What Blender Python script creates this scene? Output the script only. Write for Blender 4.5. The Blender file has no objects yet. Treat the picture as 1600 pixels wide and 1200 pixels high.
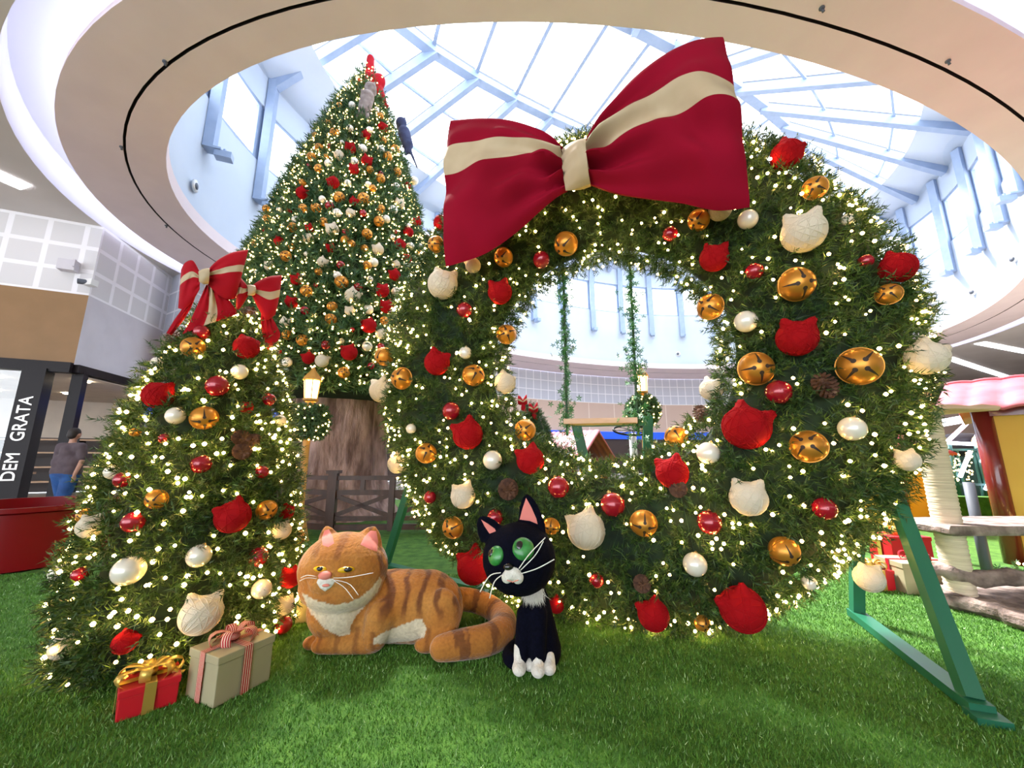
import bpy, math, random
import numpy as np
from mathutils import Vector, Matrix, noise
R_ = random.Random(7)
rng = np.random.default_rng(11)
PI = math.pi
C = bpy.context.scene.collection
scene = bpy.context.scene

# ------------------------------------------------------------------ camera
CAM_H = 1.25
FPX = 603.0
PITCH = math.atan(114 / FPX)
cd = bpy.data.cameras.new('camera'); cam = bpy.data.objects.new('camera', cd); C.objects.link(cam)
cd.sensor_width = 36; cd.lens = FPX / 1600 * 36; cd.clip_start = .05; cd.clip_end = 400
cam.location = (0, 0, CAM_H); cam.rotation_euler = (PI / 2 + PITCH, 0, 0)
scene.camera = cam
CP, SP = math.cos(PITCH), math.sin(PITCH)

def ray(u, v):
    a = (u - 800) / FPX; b = (600 - v) / FPX
    return Vector((a, CP - b * SP, SP + b * CP))
def at(u, v, Y):                       # the point of the place seen at u,v on the upright plane y = Y
    d = ray(u, v); p = d * (Y / d.y); p.z += CAM_H; return p
def atz(u, v, z):
    d = ray(u, v); p = d * ((z - CAM_H) / d.z); p.z += CAM_H; return p

# ------------------------------------------------------------------ world, sun, exposure
w = bpy.data.worlds.new('world'); scene.world = w; w.use_nodes = True
bg = w.node_tree.nodes['Background']; bg.inputs[0].default_value = (.86, .93, 1, 1); bg.inputs[1].default_value = 1.9
sd = bpy.data.lights.new('sun', 'SUN'); sun = bpy.data.objects.new('sun', sd); C.objects.link(sun)
sd.energy = 8; sd.angle = math.radians(12); sd.color = (1, .95, .88)
sun.rotation_euler = (-Vector((-.30, .47, .84))).to_track_quat('-Z', 'Y').to_euler()
vs = scene.view_settings
vs.view_transform = 'Standard'; vs.look = 'None'; vs.gamma = 1; vs.use_curve_mapping = False; vs.exposure = 1.6
scene.cycles.max_bounces = 7; scene.cycles.diffuse_bounces = 4; scene.cycles.glossy_bounces = 3
scene.cycles.transparent_max_bounces = 12; scene.cycles.sample_clamp_indirect = 4
scene.cycles.caustics_reflective = False; scene.cycles.caustics_refractive = False

# ------------------------------------------------------------------ materials
def mat(name, col=(.8, .8, .8), rough=.6, metal=0, emit=None, es=0, sheen=0, coat=0, spec=.5):
    m = bpy.data.materials.new(name); m.use_nodes = True
    b = m.node_tree.nodes['Principled BSDF']
    b.inputs['Base Color'].default_value = (*col, 1); b.inputs['Roughness'].default_value = rough
    b.inputs['Metallic'].default_value = metal; b.inputs['Specular IOR Level'].default_value = spec
    if sheen: b.inputs['Sheen Weight'].default_value = sheen; b.inputs['Sheen Roughness'].default_value = .4
    if coat: b.inputs['Coat Weight'].default_value = coat; b.inputs['Coat Roughness'].default_value = .05
    if emit: b.inputs['Emission Color'].default_value = (*emit, 1); b.inputs['Emission Strength'].default_value = es
    return m
def nd(m, t, **k):
    n = m.node_tree.nodes.new(t)
    for a, b in k.items(): setattr(n, a, b)
    return n
def lk(m, a, b): m.node_tree.links.new(a, b)
def noisy(m, c1, c2, scale=20, detail=3, bump=0, bdist=.01, stretch=(1, 1, 1), lo=.35, hi=.65, bscale=None):
    b = m.node_tree.nodes['Principled BSDF']
    tc = nd(m, 'ShaderNodeTexCoord'); mp = nd(m, 'ShaderNodeMapping'); mp.inputs['Scale'].default_value = stretch
    lk(m, tc.outputs['Object'], mp.inputs[0])
    n = nd(m, 'ShaderNodeTexNoise'); n.inputs['Scale'].default_value = scale; n.inputs['Detail'].default_value = detail
    lk(m, mp.outputs[0], n.inputs['Vector'])
    r = nd(m, 'ShaderNodeValToRGB'); r.color_ramp.elements[0].position = lo; r.color_ramp.elements[1].position = hi
    r.color_ramp.elements[0].color = (*c1, 1); r.color_ramp.elements[1].color = (*c2, 1)
    lk(m, n.outputs[0], r.inputs[0]); lk(m, r.outputs[0], b.inputs['Base Color'])
    if bump:
        n2 = nd(m, 'ShaderNodeTexNoise'); n2.inputs['Scale'].default_value = bscale or scale * 2; n2.inputs['Detail'].default_value = 4
        lk(m, mp.outputs[0], n2.inputs['Vector'])
        bp = nd(m, 'ShaderNodeBump'); bp.inputs['Strength'].default_value = bump; bp.inputs['Distance'].default_value = bdist
        lk(m, n2.outputs[0], bp.inputs['Height']); lk(m, bp.outputs[0], b.inputs['Normal'])
    return m
def island(m, c1, c2, c3=None):
    b = m.node_tree.nodes['Principled BSDF']; g = nd(m, 'ShaderNodeNewGeometry'); r = nd(m, 'ShaderNodeValToRGB')
    r.color_ramp.elements[0].color = (*c1, 1); r.color_ramp.elements[1].color = (*c2, 1)
    if c3: e = r.color_ramp.elements.new(.93); e.color = (*c2, 1); r.color_ramp.elements[2].color = (*c3, 1)
    lk(m, g.outputs['Random Per Island'], r.inputs[0]); lk(m, r.outputs[0], b.inputs['Base Color']); return m

M = {}
M['soffit'] = noisy(mat('soffit_paint', rough=.75), (.76, .64, .66), (.80, .68, .70), 1.2)
M['ceil'] = noisy(mat('ceiling_paint', rough=.85), (.60, .56, .54), (.64, .60, .58), .7)
M['slot'] = mat('slot_shadow_gap', (.035, .025, .028), .9)
M['drum'] = noisy(mat('drum_plaster', rough=.8), (.52, .58, .68), (.56, .62, .72), .6)
M['covew'] = mat('cove_paint', (.66, .64, .72), .8)
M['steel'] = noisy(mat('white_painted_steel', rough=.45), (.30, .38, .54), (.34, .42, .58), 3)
M['gasket'] = mat('dark_gasket', (.10, .11, .14), .6)
M['cove'] = mat('cove_light', (.8, .85, 1), .6, emit=(.80, .88, 1), es=2.4)
M['lamp'] = mat('strip_light', (1, 1, 1), .6, emit=(.93, .93, 1), es=3)
M['hot'] = mat('downlight_lamp', (1, 1, 1), .6, emit=(1, .85, .6), es=12)
M['black'] = mat('black_metal', (.014, .010, .012), .4, spec=.2)
M['tan'] = noisy(mat('tan_panel', rough=.55), (.26, .14, .052), (.29, .155, .06), 2)
M['greyp'] = noisy(mat('pale_grey_panel', rough=.6), (.58, .55, .60), (.62, .59, .64), 2)
M['beige'] = mat('beige_panel', (.62, .46, .38), .6)
M['cream_w'] = noisy(mat('cream_wall', rough=.7), (.62, .54, .47), (.68, .6, .52), 2)
M['drk'] = mat('dark_interior', (.05, .03, .025), .5)
M['tile'] = noisy(mat('polished_tile', rough=.25), (.48, .42, .36), (.56, .50, .44), .8)
M['turf'] = noisy(mat('turf_base', rough=.9), (.03, .11, .006), (.075, .20, .02), 9, 5, .6, .02, bscale=160)
M['blade'] = island(mat('turf_blades', rough=.55), (.045, .155, .008), (.13, .32, .04), (.50, .70, .36))
M['needle'] = island(mat('pine_needles', rough=.55), (.010, .036, .006), (.046, .112, .014), (.17, .28, .05))
M['needle2'] = island(mat('pine_needles_far', rough=.6), (.016, .060, .022), (.06, .155, .055), (.18, .30, .13))
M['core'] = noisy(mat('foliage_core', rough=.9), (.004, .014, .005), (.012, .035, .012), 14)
M['bulb'] = mat('warm_bulb', (1, .8, .4), .3, emit=(1, .60, .17), es=17)
M['bulbs'] = mat('warm_bulb_far', (1, .8, .4), .3, emit=(1, .60, .18), es=7)
M['wire'] = mat('green_wire', (.01, .05, .015), .5)
M['red_v'] = noisy(mat('red_velvet', rough=.85, sheen=.05, spec=.2), (.34, .002, .010), (.42, .004, .014), 3, 2, .12, .01, bscale=220)
M['red_f'] = noisy(mat('crimson_cloth', rough=.9, spec=.15), (.23, .001, .014), (.28, .002, .020), 2, 2, .1, .005, bscale=200)
M['cream_s'] = noisy(mat('cream_ribbon', rough=.7), (.50, .38, .24), (.56, .44, .29), 5, 2, .1, .005, bscale=120)
M['yarn_r'] = mat('red_yarn', (.40, .002, .006), .85, spec=.2)
M['yarn_w'] = mat('cream_yarn', (.80, .71, .57), .85, spec=.2)
for k in ('yarn_r', 'yarn_w'):
    m = M[k]; b = m.node_tree.nodes['Principled BSDF']; tc = nd(m, 'ShaderNodeTexCoord')
    wv = nd(m, 'ShaderNodeTexWave'); wv.inputs['Scale'].default_value = 9; wv.inputs['Distortion'].default_value = 2.2; wv.inputs['Detail Scale'].default_value = 1.2
    lk(m, tc.outputs['Object'], wv.inputs['Vector']); bp = nd(m, 'ShaderNodeBump'); bp.inputs['Strength'].default_value = .35; bp.inputs['Distance'].default_value = .01
    lk(m, wv.outputs[0], bp.inputs['Height']); lk(m, bp.outputs[0], b.inputs['Normal'])
    rc = nd(m, 'ShaderNodeValToRGB'); q = b.inputs['Base Color'].default_value; rc.color_ramp.elements[0].position = .1; rc.color_ramp.elements[1].position = .6
    rc.color_ramp.elements[0].color = (q[0] * .9, q[1] * .87, q[2] * .84, 1); rc.color_ramp.elements[1].color = tuple(q); lk(m, wv.outputs[0], rc.inputs[0]); lk(m, rc.outputs[0], b.inputs['Base Color'])
M['gold'] = mat('gold_paint', (.62, .26, .035), .36, .6)
M['gold_l'] = mat('gold_ribbon', (.70, .46, .10), .34, .6)
M['bellslot'] = mat('bell_slot_dark', (.03, .012, .004), .6)
M['ball_r'] = mat('red_glitter_ball', (.36, .004, .018), .22, .2, coat=.6)
M['ball_p'] = mat('pearl_ball', (.86, .80, .70), .25, .15, coat=.4)
M['cap'] = mat('gold_cap', (.7, .5, .2), .3, .9)
M['cone'] = island(mat('pine_cone_brown', rough=.8), (.05, .018, .010), (.14, .06, .03), (.25, .14, .08))
M['green_m'] = mat('green_painted_steel', (.016, .13, .07), .35)
M['bark'] = noisy(mat('bark', rough=.9), (.17, .10, .085), (.52, .35, .31), 3.2, 8, .9, .08, stretch=(1.6, 1.6, .5), bscale=7)
M['fence'] = noisy(mat('dark_brown_timber', rough=.45), (.045, .018, .012), (.075, .03, .02), 8, 3, stretch=(1, 1, .3))
M['redp'] = noisy(mat('red_gloss_paint', rough=.3, spec=.35), (.17, .001, .004), (.20, .002, .006), 2)
M['gift_r'] = mat('red_gift_paper', (.60, .008, .02), .45)
M['gift_c'] = noisy(mat('champagne_gift_card', rough=.5), (.37, .33, .20), (.41, .37, .23), 3)
M['plank'] = noisy(mat('pale_wood', rough=.6), (.55, .36, .23), (.66, .45, .31), 6, 3, stretch=(.3, 3, 3))
M['gold_post'] = mat('ochre_post', (.52, .26, .05), .5)
M['lantern'] = mat('lantern_glow', (1, .8, .5), .5, emit=(1, .62, .25), es=7)
M['rope'] = noisy(mat('sisal_rope', rough=.9), (.62, .50, .36), (.78, .66, .50), 12, 2, .7, .02, stretch=(.2, .2, 8), bscale=10)
M['logbark'] = noisy(mat('grey_bark', rough=.9), (.13, .09, .08), (.36, .27, .24), 9, 5, .9, .03)
M['yellow'] = noisy(mat('yellow_wall_paint', rough=.6), (.62, .33, .03), (.70, .40, .05), 1)
M['maroon'] = mat('maroon_gloss_post', (.17, .018, .014), .22, coat=.4)
M['rooft'] = noisy(mat('pink_red_roof', rough=.5), (.46, .08, .11), (.54, .13, .16), 3)
M['ivy'] = island(mat('ivy_leaf', rough=.5), (.015, .10, .025), (.06, .24, .06), (.25, .45, .18))
M['neon'] = mat('neon_tube', (1, 1, 1), .4, emit=(.72, .78, 1), es=3.5)
M['neonp'] = mat('pink_neon_tube', (1, .8, .9), .4, emit=(1, .55, .75), es=3)
M['teal'] = mat('dark_teal_mesh', (.01, .07, .06), .6)
M['skin'] = mat('skin', (.50, .27, .19), .55)
M['shirt'] = noisy(mat('grey_tshirt', rough=.85), (.085, .06, .075), (.11, .08, .095), 9)
M['shorts'] = noisy(mat('blue_shorts', rough=.8), (.01, .055, .20), (.02, .10, .32), 6)
M['hair'] = mat('dark_hair', (.02, .013, .012), .6)
M['white'] = mat('white_plastic', (.8, .8, .8), .4)
M['whisk'] = mat('whisker', (.85, .82, .78), .4)
M['blue'] = mat('blue_sign', (.01, .06, .45), .4, emit=(.01, .07, .6), es=.35)
M['navy'] = mat('slate_blue_sign', (.06, .12, .22), .4)
M['letter'] = mat('white_lettering', (.85, .85, .85), .4, emit=(1, 1, 1), es=.25)
M['pinkear'] = mat('pink_plush', (.72, .22, .19), .9, sheen=.4)
M['blackfur'] = noisy(mat('black_plush', rough=.95, spec=.1), (.0012, .0015, .006), (.0022, .0026, .010), 60, 3, .6, .006)
M['whitefur'] = noisy(mat('white_plush', rough=.95, sheen=.3), (.72, .68, .62), (.84, .80, .74), 60, 3, .7, .01)
M['eye_g'] = noisy(mat('green_eye', rough=.3, coat=.25), (.01, .14, .02), (.05, .30, .07), 18)
M['eye_y'] = mat('yellow_eye', (.70, .42, .01), .2)
M['pupil'] = mat('pupil', (.006, .005, .008), .08, coat=.6)
M['nose'] = mat('pink_nose', (.72, .22, .17), .6)
m = M['glass'] = bpy.data.materials.new('roof_glass'); m.use_nodes = True
nt = m.node_tree; nt.nodes.clear(); o = nd(m, 'ShaderNodeOutputMaterial'); t = nd(m, 'ShaderNodeBsdfTransparent'); t.inputs[0].default_value = (.96, .98, 1, 1)
g = nd(m, 'ShaderNodeBsdfGlossy'); g.inputs['Roughness'].default_value = .05; x = nd(m, 'ShaderNodeMixShader'); x.inputs[0].default_value = .05
lk(m, t.outputs[0], x.inputs[1]); lk(m, g.outputs[0], x.inputs[2]); lk(m, x.outputs[0], o.inputs[0])
m = M['shopglass'] = m.copy(); m.name = 'shop_glass'
[n for n in m.node_tree.nodes if n.type == 'MIX_SHADER'][0].inputs[0].default_value = .18
# white square-lattice panels (white grout lines on pale grey acoustic tiles)
def lattice(name, line, cell, sx, sy, wdt=.12):
    m = mat(name, cell, .7); b = m.node_tree.nodes['Principled BSDF']; uv = nd(m, 'ShaderNodeUVMap')
    br = nd(m, 'ShaderNodeTexBrick'); br.offset = 0; br.inputs['Color1'].default_value = (*cell, 1); br.inputs['Color2'].default_value = (*cell, 1)
    br.inputs['Mortar'].default_value = (*line, 1); br.inputs['Scale'].default_value = 1; br.inputs['Mortar Size'].default_value = wdt; br.inputs['Mortar Smooth'].default_value = 0
    br.inputs['Brick Width'].default_value = sx; br.inputs['Row Height'].default_value = sy
    lk(m, uv.outputs[0], br.inputs['Vector']); lk(m, br.outputs[0], b.inputs['Base Color']); return m
M['lat'] = lattice('white_lattice_panel', (.90, .88, .92), (.70, .68, .70), .72, .66, .055)
M['lat2'] = lattice('white_lattice_panel_far', (.86, .86, .92), (.58, .60, .68), .62, .72, .03)
M['seam'] = lattice('beige_panel_seams', (.78, .66, .58), (.60, .44, .36), 2.2, 2.2, .03)
# candy-striped ribbon
m = M['candy'] = mat('candy_stripe_ribbon', (.6, .02, .03), .6); b = m.node_tree.nodes['Principled BSDF']
uv = nd(m, 'ShaderNodeUVMap'); wv = nd(m, 'ShaderNodeTexWave'); wv.bands_direction = 'X'; wv.inputs['Scale'].default_value = .314 * 4
cr = nd(m, 'ShaderNodeValToRGB'); cr.color_ramp.interpolation = 'CONSTANT'; cr.color_ramp.elements[0].color = (.45, .006, .015, 1); cr.color_ramp.elements[1].position = .74; cr.color_ramp.elements[1].color = (.78, .66, .50, 1)
lk(m, uv.outputs[0], wv.inputs['Vector']); lk(m, wv.outputs[0], cr.inputs[0]); lk(m, cr.outputs[0], b.inputs['Base Color'])

# ------------------------------------------------------------------ mesh helpers
class MB:
    def __init__(s): s.v = []; s.f = []; s.mi = []; s.uv = []
    def add(s, v, f, mi=0, uv=None):
        n = len(s.v); s.v += [tuple(p) for p in v]; s.f += [tuple(i + n for i in q) for q in f]; s.mi += [mi] * len(f)
        s.uv += (uv if uv else [None] * len(f)); return s
    def box(s, c, size, rz=0, mi=0, mtx=None):
        x, y, z = [k / 2 for k in size]; v = [Vector((a * x, b * y, d * z)) for a in (-1, 1) for b in (-1, 1) for d in (-1, 1)]
        m = mtx if mtx else Matrix.Rotation(rz, 4, 'Z')
        return s.add([m @ p + Vector(c) for p in v], [(0, 1, 3, 2), (4, 6, 7, 5), (0, 4, 5, 1), (2, 3, 7, 6), (0, 2, 6, 4), (1, 5, 7, 3)], mi)
    def beam(s, a, b, wd, ht, up=(0, 0, 1), mi=0, off=0):
        a = Vector(a); b = Vector(b); d = (b - a).normalized(); sd = d.cross(Vector(up)).normalized() * wd / 2; u = sd.cross(d).normalized()
        v = [p + q * sd + u * (r * ht / 2 + off) for p in (a, b) for q in (-1, 1) for r in (-1, 1)]
        return s.add(v, [(0, 1, 3, 2), (4, 6, 7, 5), (0, 4, 5, 1), (2, 3, 7, 6), (0, 2, 6, 4), (1, 5, 7, 3)], mi)
    def tube(s, pts, r, n=8, mi=0, caps=True):
        pts = [Vector(p) for p in pts]; rs = r if isinstance(r, (list, tuple)) else [r] * len(pts); V = []; F = []
        prev = None
        for i, p in enumerate(pts):
            d = (pts[min(i + 1, len(pts) - 1)] - pts[max(i - 1, 0)]).normalized()
            if prev is None: prev = d.orthogonal().normalized()
            a = (prev - d * prev.dot(d)).normalized(); prev = a; b2 = d.cross(a)
            for k in range(n):
                t = 2 * PI * k / n; V.append(p + (a * math.cos(t) + b2 * math.sin(t)) * rs[i])
        for i in range(len(pts) - 1):
            for k in range(n): F.append((i * n + k, i * n + (k + 1) % n, (i + 1) * n + (k + 1) % n, (i + 1) * n + k))
        if caps: F.append(tuple(range(n))[::-1]); F.append(tuple((len(pts) - 1) * n + k for k in range(n)))
        return s.add(V, F, mi)
    def sphere(s, c, r, n=16, m_=10, mi=0, mtx=None):
        r = r if isinstance(r, (tuple, list)) else (r, r, r); V = [Vector((0, 0, r[2]))]; F = []
        for i in range(1, m_):
            th = PI * i / m_
            for k in range(n): ph = 2 * PI * k / n; V.append(Vector((r[0] * math.sin(th) * math.cos(ph), r[1] * math.sin(th) * math.sin(ph), r[2] * math.cos(th))))
        V.append(Vector((0, 0, -r[2])))
        for k in range(n): F.append((0, 1 + k, 1 + (k + 1) % n)); F.append((len(V) - 1, 1 + (m_ - 2) * n + (k + 1) % n, 1 + (m_ - 2) * n + k))
        for i in range(m_ - 2):
            for k in range(n): F.append((1 + i * n + k, 1 + (i + 1) * n + k, 1 + (i + 1) * n + (k + 1) % n, 1 + i * n + (k + 1) % n))
        c = Vector(c)
        return s.add([(mtx @ p if mtx else p) + c for p in V], F, mi)
    def lathe(s, prof, n=32, c=(0, 0, 0), mi=0):
        V = []; F = []; c = Vector(c)
        for r, z in prof:
            for k in range(n): t = 2 * PI * k / n; V.append(c + Vector((r * math.cos(t), r * math.sin(t), z)))
        for i in range(len(prof) - 1):
            for k in range(n): F.append((i * n + k, i * n + (k + 1) % n, (i + 1) * n + (k + 1) % n, (i + 1) * n + k))
        return s.add(V, F, mi)
    def build(s, name, mats, parent=None, smooth=True, origin=None, sharp=None):
        me = bpy.data.meshes.new(name); o = Vector(origin) if origin is not None else Vector((0, 0, 0))
        me.from_pydata([(p[0] - o.x, p[1] - o.y, p[2] - o.z) for p in s.v], [], s.f)
        for m in (mats if isinstance(mats, (list, tuple)) else [mats]): me.materials.append(m)
        me.polygons.foreach_set('material_index', s.mi)
        if any(q is not None for q in s.uv):
            ul = me.uv_layers.new(name='UVMap')
            for p, q in zip(me.polygons, s.uv):
                if q:
                    for li, c in zip(p.loop_indices, q): ul.data[li].uv = c
        if smooth: me.polygons.foreach_set('use_smooth', [True] * len(me.polygons))
        if sharp is not None and smooth: me.set_sharp_from_angle(angle=math.radians(sharp))
        me.update()
        ob = bpy.data.objects.new(name, me); ob.location = o; C.objects.link(ob)
        if parent is not None: setp(ob, parent)
        return ob
def setp(ob, parent):
    """parent while keeping the place (parents used here carry location only, unless the part is built in local space)"""
    ob.parent = parent
    if not parent.get('_local'): ob.location = ob.location - parent_world(parent)
def parent_world(o):
    p = Vector(o.location)
    while o.parent is not None: o = o.parent; p += Vector(o.location)
    return p
def tag(o, label=None, cat=None, group=None, kind=None):
    if label: o['label'] = label
    if cat: o['category'] = cat
    if group: o['group'] = group
    if kind: o['kind'] = kind
    return o
def empty(name, loc, label=None, cat=None, group=None, kind=None):
    o = bpy.data.objects.new(name, None); C.objects.link(o); o.location = loc; o.empty_display_size = .1
    return tag(o, label, cat, group, kind)
def tris(name, P, mats, parent=None, mi=None):
    """P: (n,3,3) triangles"""
    n = len(P); me = bpy.data.meshes.new(name); me.vertices.add(n * 3); me.vertices.foreach_set('co', P.reshape(-1).astype(np.float32))
    me.loops.add(n * 3); me.loops.foreach_set('vertex_index', np.arange(n * 3, dtype=np.int32))
    me.polygons.add(n); me.polygons.foreach_set('loop_start', np.arange(0, n * 3, 3, dtype=np.int32)); me.polygons.foreach_set('loop_total', np.full(n, 3, dtype=np.int32))
    for m in (mats if isinstance(mats, (list, tuple)) else [mats]): me.materials.append(m)
    if mi is not None: me.polygons.foreach_set('material_index', mi)
    me.update(calc_edges=True); me.validate()
    ob = bpy.data.objects.new(name, me); C.objects.link(ob)
    if parent is not None: setp(ob, parent)
    return ob
def nrm(a): return a / (np.linalg.norm(a, axis=-1, keepdims=True) + 1e-9)
def sprigs(P, N, L, nn, nl, wd, jit=.55, up=0.0, seed=1):
    g = np.random.default_rng(seed); n = len(P)
    d = nrm(N + jit * g.normal(size=(n, 3)) + np.array([0, 0, up])); Ls = L * g.uniform(.6, 1.25, (n, 1))
    base = P - d * Ls * .35
    t = np.tile(np.linspace(.08, 1, nn)[None, :, None], (n, 1, 1)) + g.uniform(-.03, .03, (n, nn, 1))
    pos = base[:, None] + d[:, None] * Ls[:, None] * t
    a = nrm(np.cross(d, g.normal(size=(n, 3)))); b = np.cross(d, a)
    ph = g.uniform(0, 2 * PI, (n, nn, 1)); pr = a[:, None] * np.cos(ph) + b[:, None] * np.sin(ph)
    dr = nrm(pr * .85 + d[:, None] * (.45 + .6 * t)); tip = pos + dr * nl * (1.15 - .45 * t) * g.uniform(.7, 1.2, (n, nn, 1))
    sd = nrm(np.cross(dr, g.normal(size=(n, nn, 3)))) * wd / 2
    T = np.stack([pos + sd, pos - sd, tip], 2).reshape(-1, 3, 3)
    T[..., 2] = np.maximum(T[..., 2], .012)
    return T
ICO_V = np.array([(1, 0, 0), (-1, 0, 0), (0, 1, 0), (0, -1, 0), (0, 0, 1), (0, 0, -1)], float)
ICO_F = [(0, 2, 4), (2, 1, 4), (1, 3, 4), (3, 0, 4), (2, 0, 5), (1, 2, 5), (3, 1, 5), (0, 3, 5)]
def octs(P, r):
    V = ICO_V[np.array(ICO_F)]                         # 8,3,3
    # one subdivision for round bulbs
    a, b, c = V[:, 0], V[:, 1], V[:, 2]; ab, bc, ca = nrm(a + b), nrm(b + c), nrm(c + a)
    V = np.concatenate([np.stack(q, 1) for q in ((a, ab, ca), (ab, b, bc), (ca, bc, c), (ab, bc, ca))])
    r = np.broadcast_to(np.asarray(r, float).reshape(-1, 1, 1, 1), (len(P), 1, 1, 1))
    return (P[:, None, None] + V[None] * r).reshape(-1, 3, 3)
def light_string(P, r, mt, label, loc, wire_pts):
    """bulbs along a wire: the hundred nearest to the viewer as parts, the others as one part"""
    e = empty('string_lights', loc, label, 'string lights')
    dist = np.linalg.norm(P - np.array([0, 0, CAM_H]), axis=1); idx = np.argsort(dist); l = np.array(loc)
    b0 = None
    for i in idx[:100]:
        if b0 is None:
            T = octs(np.zeros((1, 3)), 1.0); b0 = tris('bulb', T, mt); ob = b0
        else: ob = b0.copy(); C.objects.link(ob)
        ob.parent = e; ob.location = Vector(P[i] - l); ob.scale = [r * R_.uniform(.85, 1.25)] * 3
    rest = P[idx[100:]]
    ob = tris('bulb', octs(rest, r * rng.uniform(.7, 1.25, len(rest))), mt, e); ob['kind'] = 'stuff'
    mb = MB()
    for pts in wire_pts: mb.tube(pts, .003, 4, caps=False)
    mb.build('wire', M['wire'], e)
    return e
def blob(name, prims, voxel, mats, parent=None, smooth=8, origin=None):
    """one continuous skin around overlapping rounded volumes"""
    mb = MB()
    for p in prims:
        if p[0] == 'e': mb.sphere(p[1], p[2], 20, 14, mtx=p[3] if len(p) > 3 else None)
        elif p[0] == 'c':
            (_, a, ra, b, rb) = p; a = Vector(a); b = Vector(b); k = max(2, int((b - a).length / max(min(ra, rb) * .45, 1e-3)) + 1)
            for i in range(k + 1): t = i / k; mb.sphere(a.lerp(b, t), ra + (rb - ra) * t, 14, 10)
        elif p[0] == 'm': mb.add(p[1], p[2])
    o = mb.build(name, mats, None, origin=origin)
    r = o.modifiers.new('r', 'REMESH'); r.mode = 'VOXEL'; r.voxel_size = voxel; r.use_smooth_shade = True
    s = o.modifiers.new('s', 'SMOOTH'); s.factor = .5; s.iterations = smooth
    dg = bpy.context.evaluated_depsgraph_get(); me = bpy.data.meshes.new_from_object(o.evaluated_get(dg)); o.modifiers.clear()
    old = o.data; o.data = me; bpy.data.meshes.remove(old); me.name = name
    if not me.materials:
        for m in (mats if isinstance(mats, (list, tuple)) else [mats]): me.materials.append(m)
    me.polygons.foreach_set('use_smooth', [True] * len(me.polygons))
    if parent is not None: setp(o, parent)
    return o
def text(s, size, mt, parent, loc, rot, depth=.01, name='lettering'):
    c = bpy.data.curves.new(name, 'FONT'); c.body = s; c.size = size; c.extrude = depth; c.align_x = 'CENTER'; c.align_y = 'CENTER'; c.materials.append(mt)
    t0 = bpy.data.objects.new('t', c); C.objects.link(t0); me = bpy.data.meshes.new_from_object(t0.evaluated_get(bpy.context.evaluated_depsgraph_get())); bpy.data.objects.remove(t0)
    o = bpy.data.objects.new(name, me); C.objects.link(o); o.parent = parent; o.location = Vector(loc) - parent_world(parent); o.rotation_euler = rot; return o
def copy_tree(o, parent=None):
    c = o.copy(); C.objects.link(c); c.parent = parent
    for ch in list(o.children): copy_tree(ch, c)
    return c

# ------------------------------------------------------------------ the atrium ellipse family
EC = Vector((6.49, 15.74, 0)); EA, EB, ET = 16.4, 9.45, math.radians(26.8)
def ell(t, a=EA, b=EB, z=0, c=EC, th=ET):
    return Vector((c.x + a * math.cos(t) * math.cos(th) - b * math.sin(t) * math.sin(th), c.y + a * math.cos(t) * math.sin(th) + b * math.sin(t) * math.cos(th), z))
SC = Vector((6.7, 16.25, 0)); KC = Vector((7.0, 17.03, 0)); KT = math.radians(28.0)
ZC = 7.45
NS = 160
def ring(mb, f1, f2, n=NS, mi=0, t0=0, t1=2 * PI):
    V = []; F = []; full = abs(t1 - t0 - 2 * PI) < 1e-6; m = n if full else n + 1
    for i in range(m): t = t0 + (t1 - t0) * i / n; V += [f1(t), f2(t)]
    for i in range(n): j = (i + 1) % m; F.append((2 * i, 2 * j, 2 * j + 1, 2 * i + 1))
    mb.add(V, F, mi)
o_open = lambda z: (lambda t: ell(t, z=z))
o_slotA = lambda z: (lambda t: ell(t, 17.50, 10.32, z, SC, math.radians(27.3)))
o_slotB = lambda z: (lambda t: ell(t, 17.545, 10.365, z, SC, math.radians(27.3)))
o_covA = lambda z: (lambda t: ell(t, 19.2, 11.6, z, KC, KT))
o_covB = lambda z: (lambda t: ell(t, 19.85, 12.1, z, KC, KT))
mb = MB(); ring(mb, o_open(ZC), o_slotA(ZC)); ring(mb, o_slotB(ZC), o_covA(ZC)); ring(mb, o_slotA(ZC), o_slotA(ZC + .12), mi=1); ring(mb, o_slotB(ZC + .12), o_slotB(ZC), mi=1); ring(mb, o_slotA(ZC + .12), o_slotB(ZC + .12), mi=1)
ring(mb, o_open(ZC), o_open(ZC + .35)); ring(mb, o_covA(ZC), o_covA(ZC + .12)); ring(mb, o_covA(ZC + .12), lambda t: ell(t, 18.9, 11.3, ZC + .12, KC, KT))
sof = tag(mb.build('ceiling', [M['soffit'], M['slot']], smooth=False), kind='structure')
mb = MB(); ring(mb, o_covB(ZC), o_covB(ZC + .75)); ring(mb, o_covB(ZC + .75), lambda t: ell(t, 17.9, 10.6, ZC + .75, KC, KT))
tag(mb.build('trim_1', M['covew'], smooth=False), kind='structure')
mb = MB(); ring(mb, lambda t: ell(t, 19.1, 11.5, ZC + .13, KC, KT), lambda t: ell(t, 18.85, 11.3, ZC + .30, KC, KT))
tag(mb.build('cove_light', M['cove'], smooth=False), 'long curved cove light glowing white around the ceiling disc', 'ceiling light')
# outer mall ceiling: annulus from the cove out to a big rectangle
mb = MB()
def outer(t):
    p = ell(t, 1, 1, 0, Vector((0, 0, 0)), KT); k = min(60 / max(abs(p.x), 1e-6), (45 if p.y > 0 else 30) / max(abs(p.y), 1e-6)); return Vector((KC.x + p.x * k, KC.y + p.y * k, ZC))
ring(mb, o_covB(ZC), outer)
tag(mb.build('ceiling', M['ceil'], smooth=False), kind='structure')

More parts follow.
